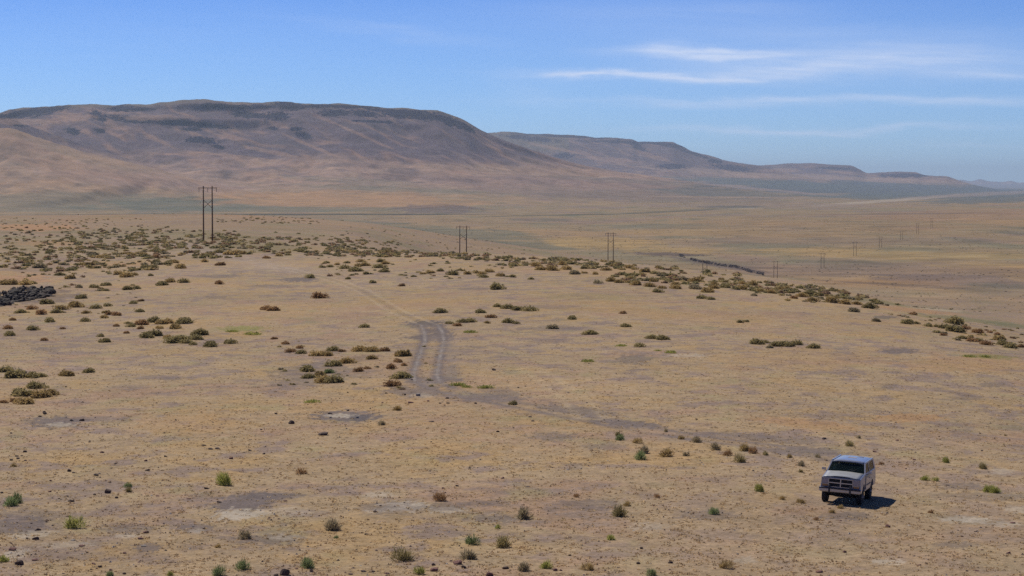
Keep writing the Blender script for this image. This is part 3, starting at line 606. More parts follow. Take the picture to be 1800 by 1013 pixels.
B += crop(0, 430, [(350,185,60,'g'),(410,205,60,'o'),(150,240,80,'o'),(190,235,50,'g'),(40,240,90,'o'),(750,195,80,'o'),(700,180,60,'o'),(790,185,60,'o'),(890,187,40,'g'),(860,140,60,'g'),(905,140,50,'g'),(1075,143,70,'o'),(1308,125,55,'r'),(925,105,45,'g'),(685,132,50,'o'),(240,140,80,'k'),
 (1300,50,60,'g'),(1370,62,90,'o'),(1440,58,60,'o'),(1040,110,60,'o'),(990,120,50,'g'),(1210,105,50,'o'),(300,48,60,'g'),(590,80,60,'o'),(520,125,60,'o'),(655,88,26,'r'),(578,110,34,'r'),(850,70,60,'o'),(780,66,50,'o'),(920,80,50,'r')])
B += crop(450, 430, [(415,112,42,'g'),(390,138,42,'g'),(440,135,44,'g'),(540,112,40,'g'),(478,122,40,'o'),(522,145,60,'g'),(565,130,35,'g'),(605,130,44,'o'),(650,128,60,'o'),(590,160,88,'g'),(655,178,40,'g'),(723,140,60,'g'),(740,105,50,'g'),(770,118,50,'o'),(765,165,60,'g'),(768,148,36,'g'),(835,122,36,'o'),(620,105,50,'o'),
 (320,200,58,'g'),(690,230,48,'g'),(549,207,38,'g'),(505,217,28,'o'),(600,258,30,'g'),(933,193,36,'g'),(865,248,36,'r'),(380,320,72,'r'),(60,390,60,'r'),(100,394,60,'r'),(643,494,58,'g'),
 (1098,160,48,'g'),(1212,155,36,'g'),(1255,178,48,'o'),(1035,172,50,'o'),(1052,178,30,'g'),(990,177,36,'o'),(1170,182,75,'g'),(1310,172,50,'o'),(1345,176,50,'o'),(1385,165,60,'o'),(1350,197,50,'g'),(1395,190,30,'g'),(1450,190,60,'o'),(1425,268,80,'g'),
 (1093,407,68,'g'),(1332,407,54,'g'),(1395,436,50,'r'),(1350,430,30,'g'),(1430,372,46,'g'),(1495,382,70,'g'),(1495,466,66,'g'),(1230,464,60,'g'),(1275,462,60,'g'),(1315,470,30,'g'),(1145,472,40,'g'),(1195,485,50,'r'),(1370,468,40,'o'),(1275,525,70,'y'),
 (110,563,34,'r'),(175,592,50,'r'),(252,618,45,'r'),(205,640,60,'r'),(270,650,60,'g'),(463,633,74,'g'),(365,662,80,'o'),(415,662,70,'o'),(510,638,40,'r'),(610,636,80,'o'),(675,638,80,'o'),(758,635,60,'r'),(690,682,55,'o'),(865,665,80,'o'),(540,705,90,'o'),(460,724,84,'g'),
 (300,755,88,'g'),(605,755,56,'r'),(660,740,40,'r'),(805,738,62,'r'),(840,700,52,'r'),(880,720,40,'r'),(863,795,108,'g'),(810,843,75,'r'),(310,795,70,'g'),(400,822,90,'o'),(465,822,90,'g'),(380,785,70,'o'),(440,765,60,'b'),(335,940,80,'y'),
 (1210,840,80,'y'),(1255,850,60,'y'),(1355,855,85,'y'),(835,985,40,'o'),(272,45,50,'g'),(340,42,30,'g'),(60,83,50,'r'),(185,65,40,'g'),(138,70,45,'o'),(415,45,36,'r'),(840,64,40,'g'),(780,52,50,'o'),(955,78,28,'r')])
B += crop(900, 430, [(5,130,60,'g'),(5,195,40,'g'),(113,208,36,'g'),(510,232,62,'k'),(590,220,70,'o'),(640,228,60,'o'),(688,228,36,'o'),(735,242,66,'o'),(820,252,60,'o'),(845,222,50,'o'),(862,285,60,'g'),(895,262,44,'o'),(370,178,62,'k'),(430,145,50,'g'),(500,140,40,'g'),
 (145,130,70,'o'),(170,152,60,'o'),(240,155,80,'o'),(320,150,70,'o'),(300,122,60,'o'),(380,125,35,'g'),(495,178,44,'o'),(430,172,36,'o'),(560,155,60,'o'),(700,142,60,'o'),(670,183,28,'r'),(848,175,50,'g'),(785,165,60,'o'),(898,210,55,'g'),
 (1010,215,80,'k'),(970,240,50,'o'),(975,264,70,'o'),(1090,265,80,'k'),(1165,285,70,'o'),(1090,222,80,'o'),(1195,262,60,'o'),(1270,258,80,'g'),(1205,240,50,'o'),(1245,210,36,'o'),(1365,235,50,'o'),(1430,243,60,'o'),(1370,268,60,'o'),(1475,280,50,'o'),(1435,305,36,'k'),
 (1125,322,60,'g'),(1177,328,44,'g'),(30,392,60,'g'),(95,396,80,'g'),(22,472,36,'g'),(243,458,32,'k'),(248,502,56,'k'),(360,445,58,'g'),(673,490,60,'g'),(466,535,72,'g'),(660,412,40,'r'),(835,560,60,'g'),(888,566,75,'g'),(753,608,60,'g'),(645,605,60,'y'),(945,645,70,'y'),(870,632,40,'y'),
 (455,697,80,'y'),(1355,465,36,'g'),(1393,460,34,'g'),(1448,462,26,'g'),(1448,592,80,'g'),(1505,585,44,'g'),(10,952,48,'g')])
B += crop(1350, 430, [(105,275,55,'o'),(20,290,50,'o'),(155,322,40,'r'),(205,312,60,'o'),(265,340,70,'o'),(240,300,50,'g'),(305,305,50,'g'),(375,345,80,'o'),(455,355,70,'o'),(530,358,50,'o'),(605,380,75,'g'),(505,400,58,'k'),(640,458,52,'k'),(865,418,50,'r'),(828,472,66,'g'),(880,472,38,'g'),
 (955,488,50,'g'),(998,490,36,'g'),(1050,500,70,'g'),(1110,475,100,'g'),(1115,520,90,'g'),(1045,542,40,'r'),(1155,560,54,'g'),(1250,528,62,'r'),(1215,577,60,'r'),(1250,578,50,'g'),(1300,597,56,'r'),(1320,525,36,'r'),(1360,538,36,'r'),(1375,570,80,'o'),(1390,597,60,'g'),(1450,615,76,'g'),(1500,612,40,'r'),
 (1180,505,50,'r'),(177,597,68,'g'),(110,605,80,'g'),(50,605,70,'g'),(270,618,70,'g'),(10,616,40,'k'),(1200,670,60,'y'),(1290,670,60,'y')])
# smaller weeds and tufts over the foreground
W = []
W += crop(0, 713, [(758,487,40,'b'),(765,515,36,'g'),(60,600,80,'b'),(100,580,70,'b'),(80,365,30,'o'),(1318,475,90,'y'),(1450,795,75,'k'),(1430,978,85,'b'),(1290,845,30,'o'),(440,730,95,'y'),(12,930,60,'y'),(1300,1012,70,'b'),(1005,1012,34,'y'),(650,1012,44,'b')])
W += crop(450, 713, [(270,408,50,'r'),(740,118,40,'k'),(448,742,78,'k'),(475,790,26,'b'),(310,968,78,'b'),(860,928,110,'g'),(1283,826,80,'b'),(1470,845,82,'g'),(1437,732,32,'y'),(1250,915,84,'k'),(1100,570,70,'r'),(965,1004,60,'y'),(837,30,40,'o')])
W += crop(900, 713, [(82,675,92,'k'),(648,660,82,'g'),(686,598,42,'o'),(1205,648,64,'b'),(768,322,72,'b'),(790,285,56,'k'),(640,207,46,'b'),(630,180,34,'g'),(748,225,50,'o'),(1095,220,46,'k'),(1215,265,50,'k'),(1280,298,44,'r'),(1350,340,64,'g'),(1425,285,50,'r'),(1385,270,60,'o'),(1037,300,34,'k'),(1503,295,36,'g'),
 (1007,200,36,'o'),(1465,512,56,'y'),(586,800,48,'y'),(445,980,60,'o'),(210,970,60,'y'),(65,985,62,'k'),(825,1012,52,'b'),(1275,968,68,'o'),(380,545,32,'r'),(920,305,70,'o'),(860,548,30,'r'),(915,158,24,'k')])
W += crop(1350, 713, [(200,360,42,'k'),(195,398,28,'g'),(300,310,34,'k'),(537,195,28,'k'),(940,445,46,'y'),(995,450,36,'y'),(1282,378,46,'g'),(1310,515,60,'y'),(1345,520,60,'y'),(1055,340,44,'y'),(675,352,26,'r'),(485,243,46,'g'),(130,310,30,'o'),(82,560,30,'o'),(200,580,36,'o'),(180,575,30,'o'),(430,612,34,'o'),(380,640,34,'o'),(290,682,30,'r'),(970,640,30,'r'),(1410,180,14,'o')])

ORD = ['', '', 'second', 'third', 'fourth', 'fifth', 'sixth', 'seventh', 'eighth', 'ninth', 'tenth', 'eleventh', 'twelfth', 'thirteenth', 'fourteenth', 'fifteenth', 'sixteenth', 'seventeenth', 'eighteenth', 'nineteenth', 'twentieth']
PLACES = [  # u0, u1, v0, v1, phrase (first match)
 (0, 140, 0, 470, 'in the far scrub at the left edge'), (140, 260, 0, 470, 'in the far scrub left of the nearest pylon'), (260, 345, 0, 470, 'in scrub just left of the pale track top'), (345, 470, 0, 470, 'below the nearest pylon'),
 (470, 560, 0, 470, 'in the far row right of the nearest pylon'), (560, 700, 0, 492, 'in the thick clump between the two nearest pylons'), (700, 820, 0, 462, 'at the foot of the second pylon'),
 (700, 860, 462, 500, 'in the row below the second pylon'), (820, 960, 0, 500, 'on the brow right of the second pylon'), (960, 1060, 0, 500, 'on the brow left of the third pylon'), (1060, 1130, 0, 480, 'on the brow at the third pylon'),
 (1030, 1130, 480, 500, 'in the row under the third pylon'), (1110, 1200, 480, 520, 'in the row right of the third pylon'), (1130, 1280, 0, 500, 'on the brow below the dark ravine'), (1200, 1300, 500, 535, 'below the brow under the dark ravine'), (1280, 1400, 0, 540, 'on the brow below the far pylons'), (1400, 1560, 0, 560, 'on the falling brow at right'),
 (1560, 1680, 0, 620, 'on the brow toward the right edge'), (1680, 1800, 0, 640, 'at the right end of the brow'),
 (0, 50, 490, 560, 'beside the black rock outcrop'), (50, 150, 490, 570, 'just right of the black rock outcrop'), (0, 60, 560, 620, 'at the left edge below the black outcrop'), (0, 160, 470, 490, 'above the black rock outcrop'),
 (150, 220, 470, 570, 'in the left clump right of the outcrop'), (220, 340, 470, 530, 'in the upper left row of bushes'), (0, 110, 600, 735, 'at the left edge in the cluster'), (110, 260, 600, 735, 'on the open left slope'),
 (160, 250, 530, 610, 'left of the long mid-left clump'), (250, 350, 530, 575, 'in the upper mid-left clump'), (240, 360, 570, 620, 'in the lower mid-left clump'), (360, 470, 470, 640, 'right of the mid-left clump'),
 (470, 600, 470, 600, 'left of the faint wheel ruts'), (600, 720, 470, 610, 'beside the faint wheel ruts'), (470, 560, 600, 640, 'left of the central scrub patch'), (560, 640, 600, 650, 'in the upper central scrub patch'), (500, 640, 640, 720, 'in the lower central scrub patch'), (640, 720, 600, 720, 'left of the two grey ruts'),
 (720, 800, 470, 600, 'at the grey bend of the track'), (800, 960, 500, 610, 'right of the grey bend'), (760, 920, 610, 735, 'below the two grey ruts'), (960, 1120, 500, 640, 'on the open slope under the third pylon'), (1120, 1230, 500, 640, 'on the open mid slope'), (1230, 1450, 530, 640, 'in the row on the right slope'), (900, 1130, 600, 735, 'on the open slope above the track'),
 (0, 150, 735, 1100, 'in the lower left corner'), (150, 300, 735, 1100, 'near the lone squared boulder'), (300, 450, 735, 1100, 'by the white patch at lower left'), (450, 640, 713, 800, 'near the round grey-white patch'), (450, 600, 800, 1100, 'in the foreground left of centre'),
 (600, 760, 735, 1100, 'in the foreground below the white patches'), (760, 900, 735, 1100, 'near the reddish foreground rocks'), (900, 1050, 735, 1100, 'in the foreground right of centre'), (1050, 1180, 735, 850, 'just below the track at centre right'), (1050, 1230, 850, 1100, 'in the foreground left of the truck'),
 (1180, 1440, 735, 850, 'along the track left of the truck'), (1230, 1440, 850, 1100, 'on the stony ground beside the truck'), (1440, 1560, 713, 800, 'behind the parked truck'), (1440, 1600, 850, 1100, 'in front of the parked truck'), (1560, 1800, 713, 850, 'on the slope right of the truck'), (1560, 1800, 850, 1100, 'in the lower right corner'),
 (0, 600, 600, 800, 'on the left slope'), (600, 1200, 600, 800, 'on the middle slope'), (1200, 1800, 520, 800, 'on the right slope'), (0, 1800, 0, 1100, 'on the dry slope')]
def place(u, v):
    for a in PLACES:
        if a[0] <= u < a[1] and a[2] <= v < a[3]: return a[4]
def describe(items, noun):
    """items: list of dict(u, v, adj, obj) -> a label of its own for each"""
    groups = {}
    for it in items: groups.setdefault((it['adj'], place(it['u'], it['v'])), []).append(it)
    for (adj, ph), L in groups.items():
        L.sort(key=lambda d: d['u'])
        for n, it in enumerate(L):
            if len(L) == 1: t = f'{adj} {noun} {ph}'
            elif n == 0: t = f'{adj} {noun} {ph}, leftmost of {len(L)}'
            elif n == len(L) - 1: t = f'{adj} {noun} {ph}, rightmost of {len(L)}'
            else: t = f'{adj} {noun} {ph}, {ORD[n + 1]} from left'
            it['obj']['label'] = t

def put_plants(lst, name, cat, grp, kind, noun, hfac=1.0):
    items = []
    for n, (u, v, wpx, c) in enumerate(lst):
        h = hit(u, v)
        if h is None or h[1] > 1400: continue
        x, y, z = h
        rad = wpx / F * y * .5
        rad = min(rad * (1.08 if v > 500 else .95), 3.0)
        kk = kind
        if c == 'y' and kind == 'bush': kk = 'thin'
        me = bush_meshes[(c, kk, n % 4)]
        o = bpy.data.objects.new(name, me); C.objects.link(o)
        a = random.uniform(0, 6.28)
        asp = random.uniform(.88, 1.12)
        o.location = (x, y + rad * .5, float(ground(x, y + rad * .5)) + CAMZ - .02 * rad)
        hs = {'bush': .74, 'thin': .42, 'weed': 1.4}[kk] * random.uniform(.85, 1.15) * hfac * min(1, (1.3 / rad) ** .35)
        o.scale = (rad * asp, rad / asp, rad * hs); o.rotation_euler = (0, 0, a)
        o['category'] = cat; o['group'] = grp
        big = 'large' if rad > 1.15 else ('small' if rad < .55 else 'rounded')
        if kind == 'weed': big = 'wispy' if c in 'yo' else 'tufted'
        items.append(dict(u=u, v=v, adj=f'{big} {CNAME[c]}', obj=o))
    describe(items, noun)
    return items
print('bushes', len(B), 'weeds', len(W))
B.sort(key=lambda b: -b[2] * (1 if b[1] > 470 else .8))
put_plants(B[:298], 'sagebrush', 'bush', 'bushes scattered over the dry hilltop', 'bush', 'bush')
put_plants(W, 'desert_weed', 'weed', 'weeds growing on the foreground slope', 'weed', 'weed')

# the far belt of scrub nobody could count
def scatter_scrub():
    zones = [  # u0, u1, v0, v1 at u0, dv across, count, size
        (0, 300, 398, 478, 0, 420, 1.0), (0, 260, 384, 400, 0, 60, .8), (120, 420, 405, 455, 0, 330, 1.1), (380, 700, 416, 446, 8, 300, 1.1), (380, 560, 381, 392, 3, 70, .9), (480, 620, 407, 420, 8, 26, .9),
        (600, 860, 436, 449, 10, 210, 1.0), (850, 1090, 452, 468, 6, 180, 1.0), (1080, 1300, 466, 496, 10, 170, .95), (1290, 1560, 490, 512, 28, 200, .95), (1560, 1800, 548, 556, 30, 40, .6), (1640, 1800, 566, 596, 16, 50, .9),
        (600, 1000, 398, 428, 24, 120, .7), (1380, 1800, 500, 530, 22, 150, .8), (0, 240, 478, 560, 0, 60, .6), (560, 900, 448, 486, 8, 50, .6), (480, 760, 600, 690, 0, 34, .5)]
    Vs, Fs, Cs = [], [], []; off = 0
    r = np.random.default_rng(99)
    low = [bush_arrays(r, 70, .34, .6, 5, .1) for _ in range(10)]
    pal = [S(156, 142, 98), S(174, 152, 104), S(144, 134, 94), S(160, 132, 104), S(180, 162, 118), S(146, 134, 106)]
    for (u0, u1, v0, v1, dv, cnt, sz) in zones:
        cnt = int(cnt * (1.5 if u0 < 600 else .9))
        for _ in range(cnt):
            u = r.uniform(u0, u1); f = (u - u0) / (u1 - u0); v = r.uniform(v0, v1) + dv * f
            cl = perlin(u / 34., v / 7., 55)
            if cl < -.15 and r.random() < .8: continue
            h = hit(u, v)
            if h is None or h[1] > 2200: continue
            x, y, z = h; rad = sz * r.uniform(.35, .95)
            if y < 330: rad *= .6
            V, Fc, ct = low[r.integers(0, 10)]
            a = r.uniform(0, 6.28); ca, sa = math.cos(a), math.sin(a)
            P = np.stack([(V[:, 0] * ca - V[:, 1] * sa) * rad * 1.1 + x, (V[:, 0] * sa + V[:, 1] * ca) * rad + y, V[:, 2] * rad * .72 + z - .02], -1)
            Vs.append(P); Fs.append(Fc + off); off += len(V)
            base = pal[r.integers(0, 6)] * r.uniform(.8, 1.2)
            Cs.append(base[None, :] * (.75 + .5 * ct))
    me = np_mesh('distant_scrub', np.concatenate(Vs), np.concatenate(Fs), np.concatenate(Cs), False)
    m, nt, b = new_mat('scrub_leaves'); at = N(nt, 'ShaderNodeAttribute', attribute_name='tint'); lnk(nt, at.outputs['Color'], b.inputs['Base Color']); b.inputs['Roughness'].default_value = .9; b.inputs['Specular IOR Level'].default_value = .1
    tr = N(nt, 'ShaderNodeBsdfTranslucent'); lnk(nt, at.outputs['Color'], tr.inputs['Color']); mh = N(nt, 'ShaderNodeMixShader'); mh.inputs[0].default_value = .4
    lnk(nt, b.outputs[0], mh.inputs[1]); lnk(nt, tr.outputs[0], mh.inputs[2]); lnk(nt, mh.outputs[0], nt.nodes['Material Output'].inputs['Surface'])
    o = link('distant_scrub', me, m)
    setp(o, kind='stuff', category='scrub', label='countless small olive bushes massed along the far brow of the hill')
scatter_scrub()

def valley_scrub():
    r = np.random.default_rng(321); n = 9000
    u = r.uniform(-60, 1860, n); y = 1250 * (5200 / 1250.) ** r.random(n); x = (u - CU) / F * y
    m = fbm(x / 160, y / 420, 4, 701); keep = m > r.uniform(-.25, .35, n); x, y = x[keep], y[keep]; n = len(x)
    z = ground(x, y) + CAMZ
    V, Fc, ct = bush_arrays(r, 14, .75, .6, 4, .1)
    a = r.uniform(0, 6.28, n)[:, None]; sz = (r.uniform(.25, .75, n) * (1 + y / 9000))[:, None]
    P = np.stack([(V[:, 0] * np.cos(a) - V[:, 1] * np.sin(a)) * sz * 1.5 + x[:, None], (V[:, 0] * np.sin(a) + V[:, 1] * np.cos(a)) * sz + y[:, None], V[:, 2] * sz * .6 + z[:, None]], -1)
    pal = np.array([S(128, 116, 88), S(118, 110, 92), S(140, 118, 98), S(110, 104, 90)])
    cc = pal[r.integers(0, 4, n)][:, None, :] * (.8 + .4 * ct)[None]
    me = np_mesh('valley_scrub', P.reshape(-1, 3), (Fc[None] + (np.arange(n) * len(V))[:, None, None]).reshape(-1, 4), cc.reshape(-1, 3), False)
    setp(link('valley_scrub', me, bpy.data.materials['scrub_leaves']), kind='stuff', category='scrub', label='fine dark specks of low scrub scattered over the valley floor')
valley_scrub()

# dry grass tufts
def scatter_grass():
    r = np.random.default_rng(123); n = 130000
    s = r.uniform(-.30, .30, n); t = r.random(n)
    y = 68 * (420 / 68.) ** (t ** 1.25); x = s * y
    j = np.clip(np.searchsorted(cols, s) - 1, 0, len(cols) - 2); i = np.clip(np.searchsorted(rows, y) - 1, 0, len(rows) - 2)
    base = col[i, j]
    sat = (base[:, 0] - base[:, 2]) / base[:, 0]
    dens = (1 - .9 * sstep(110, 300, y)) * sstep(.25, .5, sat) * sstep(-.45, .25, fbm(x / 2.2, y / 2.2, 3, 501))
    keep = r.random(n) < dens * .5 + .03
    ccx = (x - CARX) ** 2 + (y - CARY - 2) ** 2 < 3.0 ** 2
    keep &= ~ccx
    x, y, base = x[keep], y[keep], base[keep]; n = len(x); print('tufts', n)
    z = ground(x, y) + CAMZ
    nb = 5
    th = r.uniform(0, 2 * np.pi, (n, nb)); hgt = r.uniform(.02, .07, (n, 1)) * r.uniform(.6, 1.2, (n, nb)); ln = r.uniform(.4, 1.4, (n, nb)) * hgt
    ww = .03 * (1 + y[:, None] / 120)
    cx = x[:, None] + r.normal(0, .05, (n, nb)); cy = y[:, None] + r.normal(0, .05, (n, nb)); cz = np.repeat(z[:, None], nb, 1)
    px, py = -np.sin(th) * ww, np.cos(th) * ww
    A = np.stack([cx - px, cy - py, cz - .01], -1); Bv = np.stack([cx + px, cy + py, cz - .01], -1)
    T = np.stack([cx + np.cos(th) * ln, cy + np.sin(th) * ln, cz + hgt], -1)
    V = np.stack([A, Bv, T], 2).reshape(-1, 3)
    straw = np.array([S(214, 188, 146), S(204, 174, 128), S(196, 174, 136), S(186, 156, 118)])
    cc = straw[r.integers(0, 4, n)] * .7 + base * .3
    cc = cc * r.uniform(.8, 1.15, (n, 1))
    me = np_mesh('dry_grass', V, np.arange(len(V)).reshape(-1, 3), np.repeat(cc, nb * 3, 0), False)
    m, nt, b = new_mat('straw'); at = N(nt, 'ShaderNodeAttribute', attribute_name='tint'); lnk(nt, at.outputs['Color'], b.inputs['Base Color']); b.inputs['Roughness'].default_value = .9; b.inputs['Specular IOR Level'].default_value = .1
    tr = N(nt, 'ShaderNodeBsdfTranslucent'); lnk(nt, at.outputs['Color'], tr.inputs['Color']); mxh = N(nt, 'ShaderNodeMixShader'); mxh.inputs[0].default_value = .5
    out = nt.nodes['Material Output']; lnk(nt, b.outputs[0], mxh.inputs[1]); lnk(nt, tr.outputs[0], mxh.inputs[2]); lnk(nt, mxh.outputs[0], out.inputs['Surface'])
    setp(link('dry_grass', me, m), kind='stuff', category='grass', label='short straw coloured dry grass tufts covering the hilltop')
scatter_grass()

# ------------------------------------------------------------------ rocks
def rock_arrays(r, sub=2):
    bm = bmesh.new(); bmesh.ops.create_icosphere(bm, subdivisions=sub, radius=1)
    for _ in range(7):   # chop flat faces
        n = Vector(r.normal(size=3)).normalized(); d = r.uniform(.55, .8)
        for v in bm.verts:
            k = v.co.dot(n)
            if k > d: v.co -= n * (k - d)
    for v in bm.verts: v.co *= 1 + r.normal() * .035
    V = np.array([v.co[:] for v in bm.verts]); Fc = np.array([[v.index for v in f.verts] for f in bm.faces]); bm.free()
    return V, Fc
rr = np.random.default_rng(31)
rock_base = [rock_arrays(rr) for _ in range(8)]
rmats = {'k': simple('black_basalt', S(86, 66, 56), .9, 0, .35, 5, 0, .6), 'r': simple('red_basalt', S(124, 86, 76), .9, 0, .35, 5, 0, .6), 'w': simple('grey_stone', S(150, 138, 128), .9, 0, .25, 5, 0, .6)}
rock_meshes = {}
for c in rmats:
    for i, (V, Fc) in enumerate(rock_base):
        me = np_mesh('rock', V, Fc, None, False); me.materials.append(rmats[c]); rock_meshes[(c, i)] = me
def cropr(ox, oy, pts):
    out = []
    for p in pts:
        u, v = ox + p[0] * K, oy + p[1] * K
        out.append((u, v, p[2] * K, p[3] if len(p) > 3 else 'k', p[4] if len(p) > 4 else .55))
    return out
RK = []
RK += cropr(0, 713, [(265,52,28,'k',.8),(235,68,28),(485,92,40,'k',.6),(425,92,30),(300,72,12),(65,167,24),(530,215,22),(360,195,16),(975,165,20),(1210,240,38,'k',.35),(1250,262,34,'k',.5),(1292,260,40,'k',.4),(1370,318,36,'r'),(1483,270,40,'k',.35),(980,305,26),(865,332,28,'r'),(685,348,22),(605,282,32,'r'),(148,278,30,'k',.7),(100,303,30,'k',.4),(128,300,24,'k',.4),(105,318,34,'k',.5),(65,327,30,'k',.6),(150,330,20),
 (408,393,34,'k',.8),(435,402,26),(570,418,38,'k',.6),(590,405,20,'w'),(872,388,46,'k',.4),(940,370,18),(637,522,56,'k',.8),(692,552,30),(560,530,24),(420,572,52,'k',.4),(398,542,24),(350,555,18),(292,514,36,'r',.4),(338,520,16,'r'),(238,530,14,'r'),(10,522,26),(300,450,24,'r'),(650,458,26,'k',.3),
 (410,662,26,'k',.4),(228,742,38,'k',.6),(208,797,56,'k',.45),(160,792,26),(70,862,66,'r',.5),(115,947,70,'k',.6),(205,922,50,'r',.4),(860,757,56,'r',.3),(835,795,44,'r',.4),(740,880,30,'r'),(590,962,38,'k',.6),(555,945,36,'r',.5),(655,980,32,'r',.5),(738,1003,30),(1300,577,42,'k',.35),(1210,735,22),(1145,722,20,'w'),(935,540,30,'r',.3),(1008,520,14),(1225,495,58,'k',.2),(430,803,38,'w',.35),(485,838,52,'r',.25),(850,838,44,'w',.35),(1120,556,36,'r',.25),(910,690,14),(400,878,24,'r',.4),(185,702,20),(275,694,18),(300,684,14),(1320,165,14),(1070,475,14,'r')])
RK += cropr(450, 713, [(210,110,44,'k',.85),(400,177,76,'k',.4),(438,52,36,'k',.5),(545,32,26),(118,52,28,'k',.5),(30,145,22,'r'),(48,290,24),(1435,158,30,'k',.45),(1120,142,14),(1195,480,26,'k',.5),(1112,493,24,'r'),(1463,434,30,'r'),(1360,368,14),(1268,374,22),(175,570,32,'r',.3),(85,628,20,'r',.4),
 (170,1010,78,'k',.9),(118,1012,40,'k',.5),(330,988,32,'k',.7),(240,972,28,'r',.4),(655,768,30,'k',.5),(560,1005,42,'k',.3),(640,990,50,'k',.25),(690,988,44,'k',.3),(780,1002,44,'r',.4),(1060,985,62,'r',.6),(1055,950,30,'k',.8),(1195,945,80,'r',.55),(1235,968,40,'k',.8),(1310,912,16,'k',.7),(1485,972,54,'k',.4),(1385,1014,62,'r',.6),(580,910,16),(740,598,20),(708,634,32),(880,578,18),(1290,630,14),(390,385,16),(175,433,16,'r'),(1040,98,44,'k',.2),(1040,218,16),(880,220,16),(445,75,30,'w',.5),(600,75,30,'w',.5)])
RK += cropr(450, 430, [(1413,748,34,'k',.6),(962,900,44,'w',.7),(885,895,18,'k',.8),(545,880,16),(1135,916,28,'k',.6),(1140,944,26,'k',.4),(1093,945,20),(918,942,50,'r',.35),(1022,932,26,'r'),(750,942,20,'r'),(1305,946,22),(773,885,22),(925,805,20)])
RK += cropr(900, 713, [(108,70,28,'k',.4),(125,95,28,'k',.4),(8,135,18),(1097,84,18),(768,852,30,'k',.75),(345,893,28,'k',.5),(750,942,30,'k',.8),(942,938,38,'k',.6),(258,982,34,'r',.8),(290,982,24,'r',.7),(515,968,16,'r'),(187,428,24,'k',.3),(515,808,18),(1340,885,20,'w'),(90,485,36,'k',.2)])
RK += cropr(1350, 713, [(335,200,34,'k',.6),(770,210,26,'r',.5),(715,724,40,'r',.7),(780,742,18),(428,856,20,'k',.5),(455,874,34,'r',.6),(310,994,60,'r',.3),(290,162,14),(152,145,14),(1272,270,18),(1455,700,46,'r',.3),(1430,880,38,'r',.5),(1155,780,20,'r'),(1232,752,30,'k',.3),(1040,780,18,'r'),(1182,985,24),(1245,985,40,'r',.25),(820,378,18,'r'),(365,260,14),(870,325,30,'r',.5),(640,278,44,'r',.25),(1260,168,18),(900,950,40,'r',.2),(1270,860,28,'r',.3)])
RK += cropr(900, 430, [(37,852,20),(80,843,14),(458,708,14),(618,768,14),(1403,744,12)])
RK += cropr(0, 430, [(60,362,26),(262,1003,28,'k',.8),(390,847,18),(490,938,18),(980,665,12)])
items = []
for n, (u, v, wpx, c, asp) in enumerate(RK):
    h = hit(u, v)
    if h is None: continue
    x, y, z = h; rad = wpx / F * y * .5 * .92
    o = bpy.data.objects.new('basalt_rock', rock_meshes[(c, n % 8)]); C.objects.link(o)
    o.location = (x, y + rad * .6, float(ground(x, y + rad * .6)) + CAMZ + rad * asp * .35)
    o.scale = (rad, rad * random.uniform(.7, 1), rad * asp * 1.15); o.rotation_euler = (random.uniform(-.25, .25), random.uniform(-.25, .25), random.uniform(-.5, .5))
    o['category'] = 'rock'; o['group'] = 'rocks lying on the dry slope'
    adj = ('flat ' if asp < .42 else ('upright ' if asp > .75 else 'small ' if wpx < 8 else 'rough ')) + {'k': 'black', 'r': 'reddish', 'w': 'grey'}[c]
    items.append(dict(u=u, v=v, adj=adj, obj=o))
describe(items, 'rock')

def merged_rocks(name, plist, mat, r, squash=.8):
    Vs, Fs = [], []; off = 0
    for (x, y, z, s, hgt) in plist:
        V, Fc = rock_base[r.integers(0, 8)]
        a = r.uniform(0, 6.28); ca, sa = math.cos(a), math.sin(a)
        P = np.stack([(V[:, 0] * ca - V[:, 1] * sa) * s + x, (V[:, 0] * sa + V[:, 1] * ca) * s + y, V[:, 2] * hgt + z + hgt * .4], -1)
        Vs.append(P); Fs.append(Fc + off); off += len(V)
    return link(name, np_mesh(name, np.concatenate(Vs), np.concatenate(Fs), None, False), mat)
r = np.random.default_rng(8); pl = []
for _ in range(620):       # black outcrop at the left edge
    u = r.uniform(-40, 103); cy_ = 521 - (u - 0) * .075; v = cy_ + r.uniform(-11, 12) * (1 - .55 * max(0, u - 45) / 60) + (6 if u < 20 else 0)
    if u > 92: continue
    h = hit(u, v)
    if h: pl.append((h[0], h[1], h[2], .22 + .75 * r.random() ** 2.2, .12 + .5 * r.random() ** 2))
o = merged_rocks('rock_outcrop', pl, simple('outcrop_basalt', S(58, 46, 40), .9, 0, .7, .9, 0, .7), r)
setp(o, category='rock outcrop', label='jagged black lava outcrop at the left edge of the hill')
pl = []
path = [(1194, 449), (1203, 451), (1216, 456), (1232, 460), (1250, 463), (1270, 466), (1292, 469), (1310, 474), (1322, 478), (1342, 482)]
for k in range(len(path) - 1):
    for _ in range(120):
        t = r.random(); u = path[k][0] + t * (path[k + 1][0] - path[k][0]); v = path[k][1] + t * (path[k + 1][1] - path[k][1]) + r.uniform(-2.2, 2.4)
        if 1204 < u < 1214: continue
        h = hit(u, v)
        if h: pl.append((h[0], h[1], h[2] - .4, (.5 + 1.8 * r.random() ** 2) * (.75 + .3 * abs(math.sin(u * .13))), (.3 + 1.5 * r.random() ** 2) * (.5 + .4 * abs(math.sin(u * .13 + .4)))))
o = merged_rocks('ravine_ledge', pl, simple('ledge_basalt', S(66, 54, 54), .9, 0, .4, .8, 0, .7), r)
setp(o, category='rock ledge', label='long dark basalt ledge winding along the ravine in the valley')
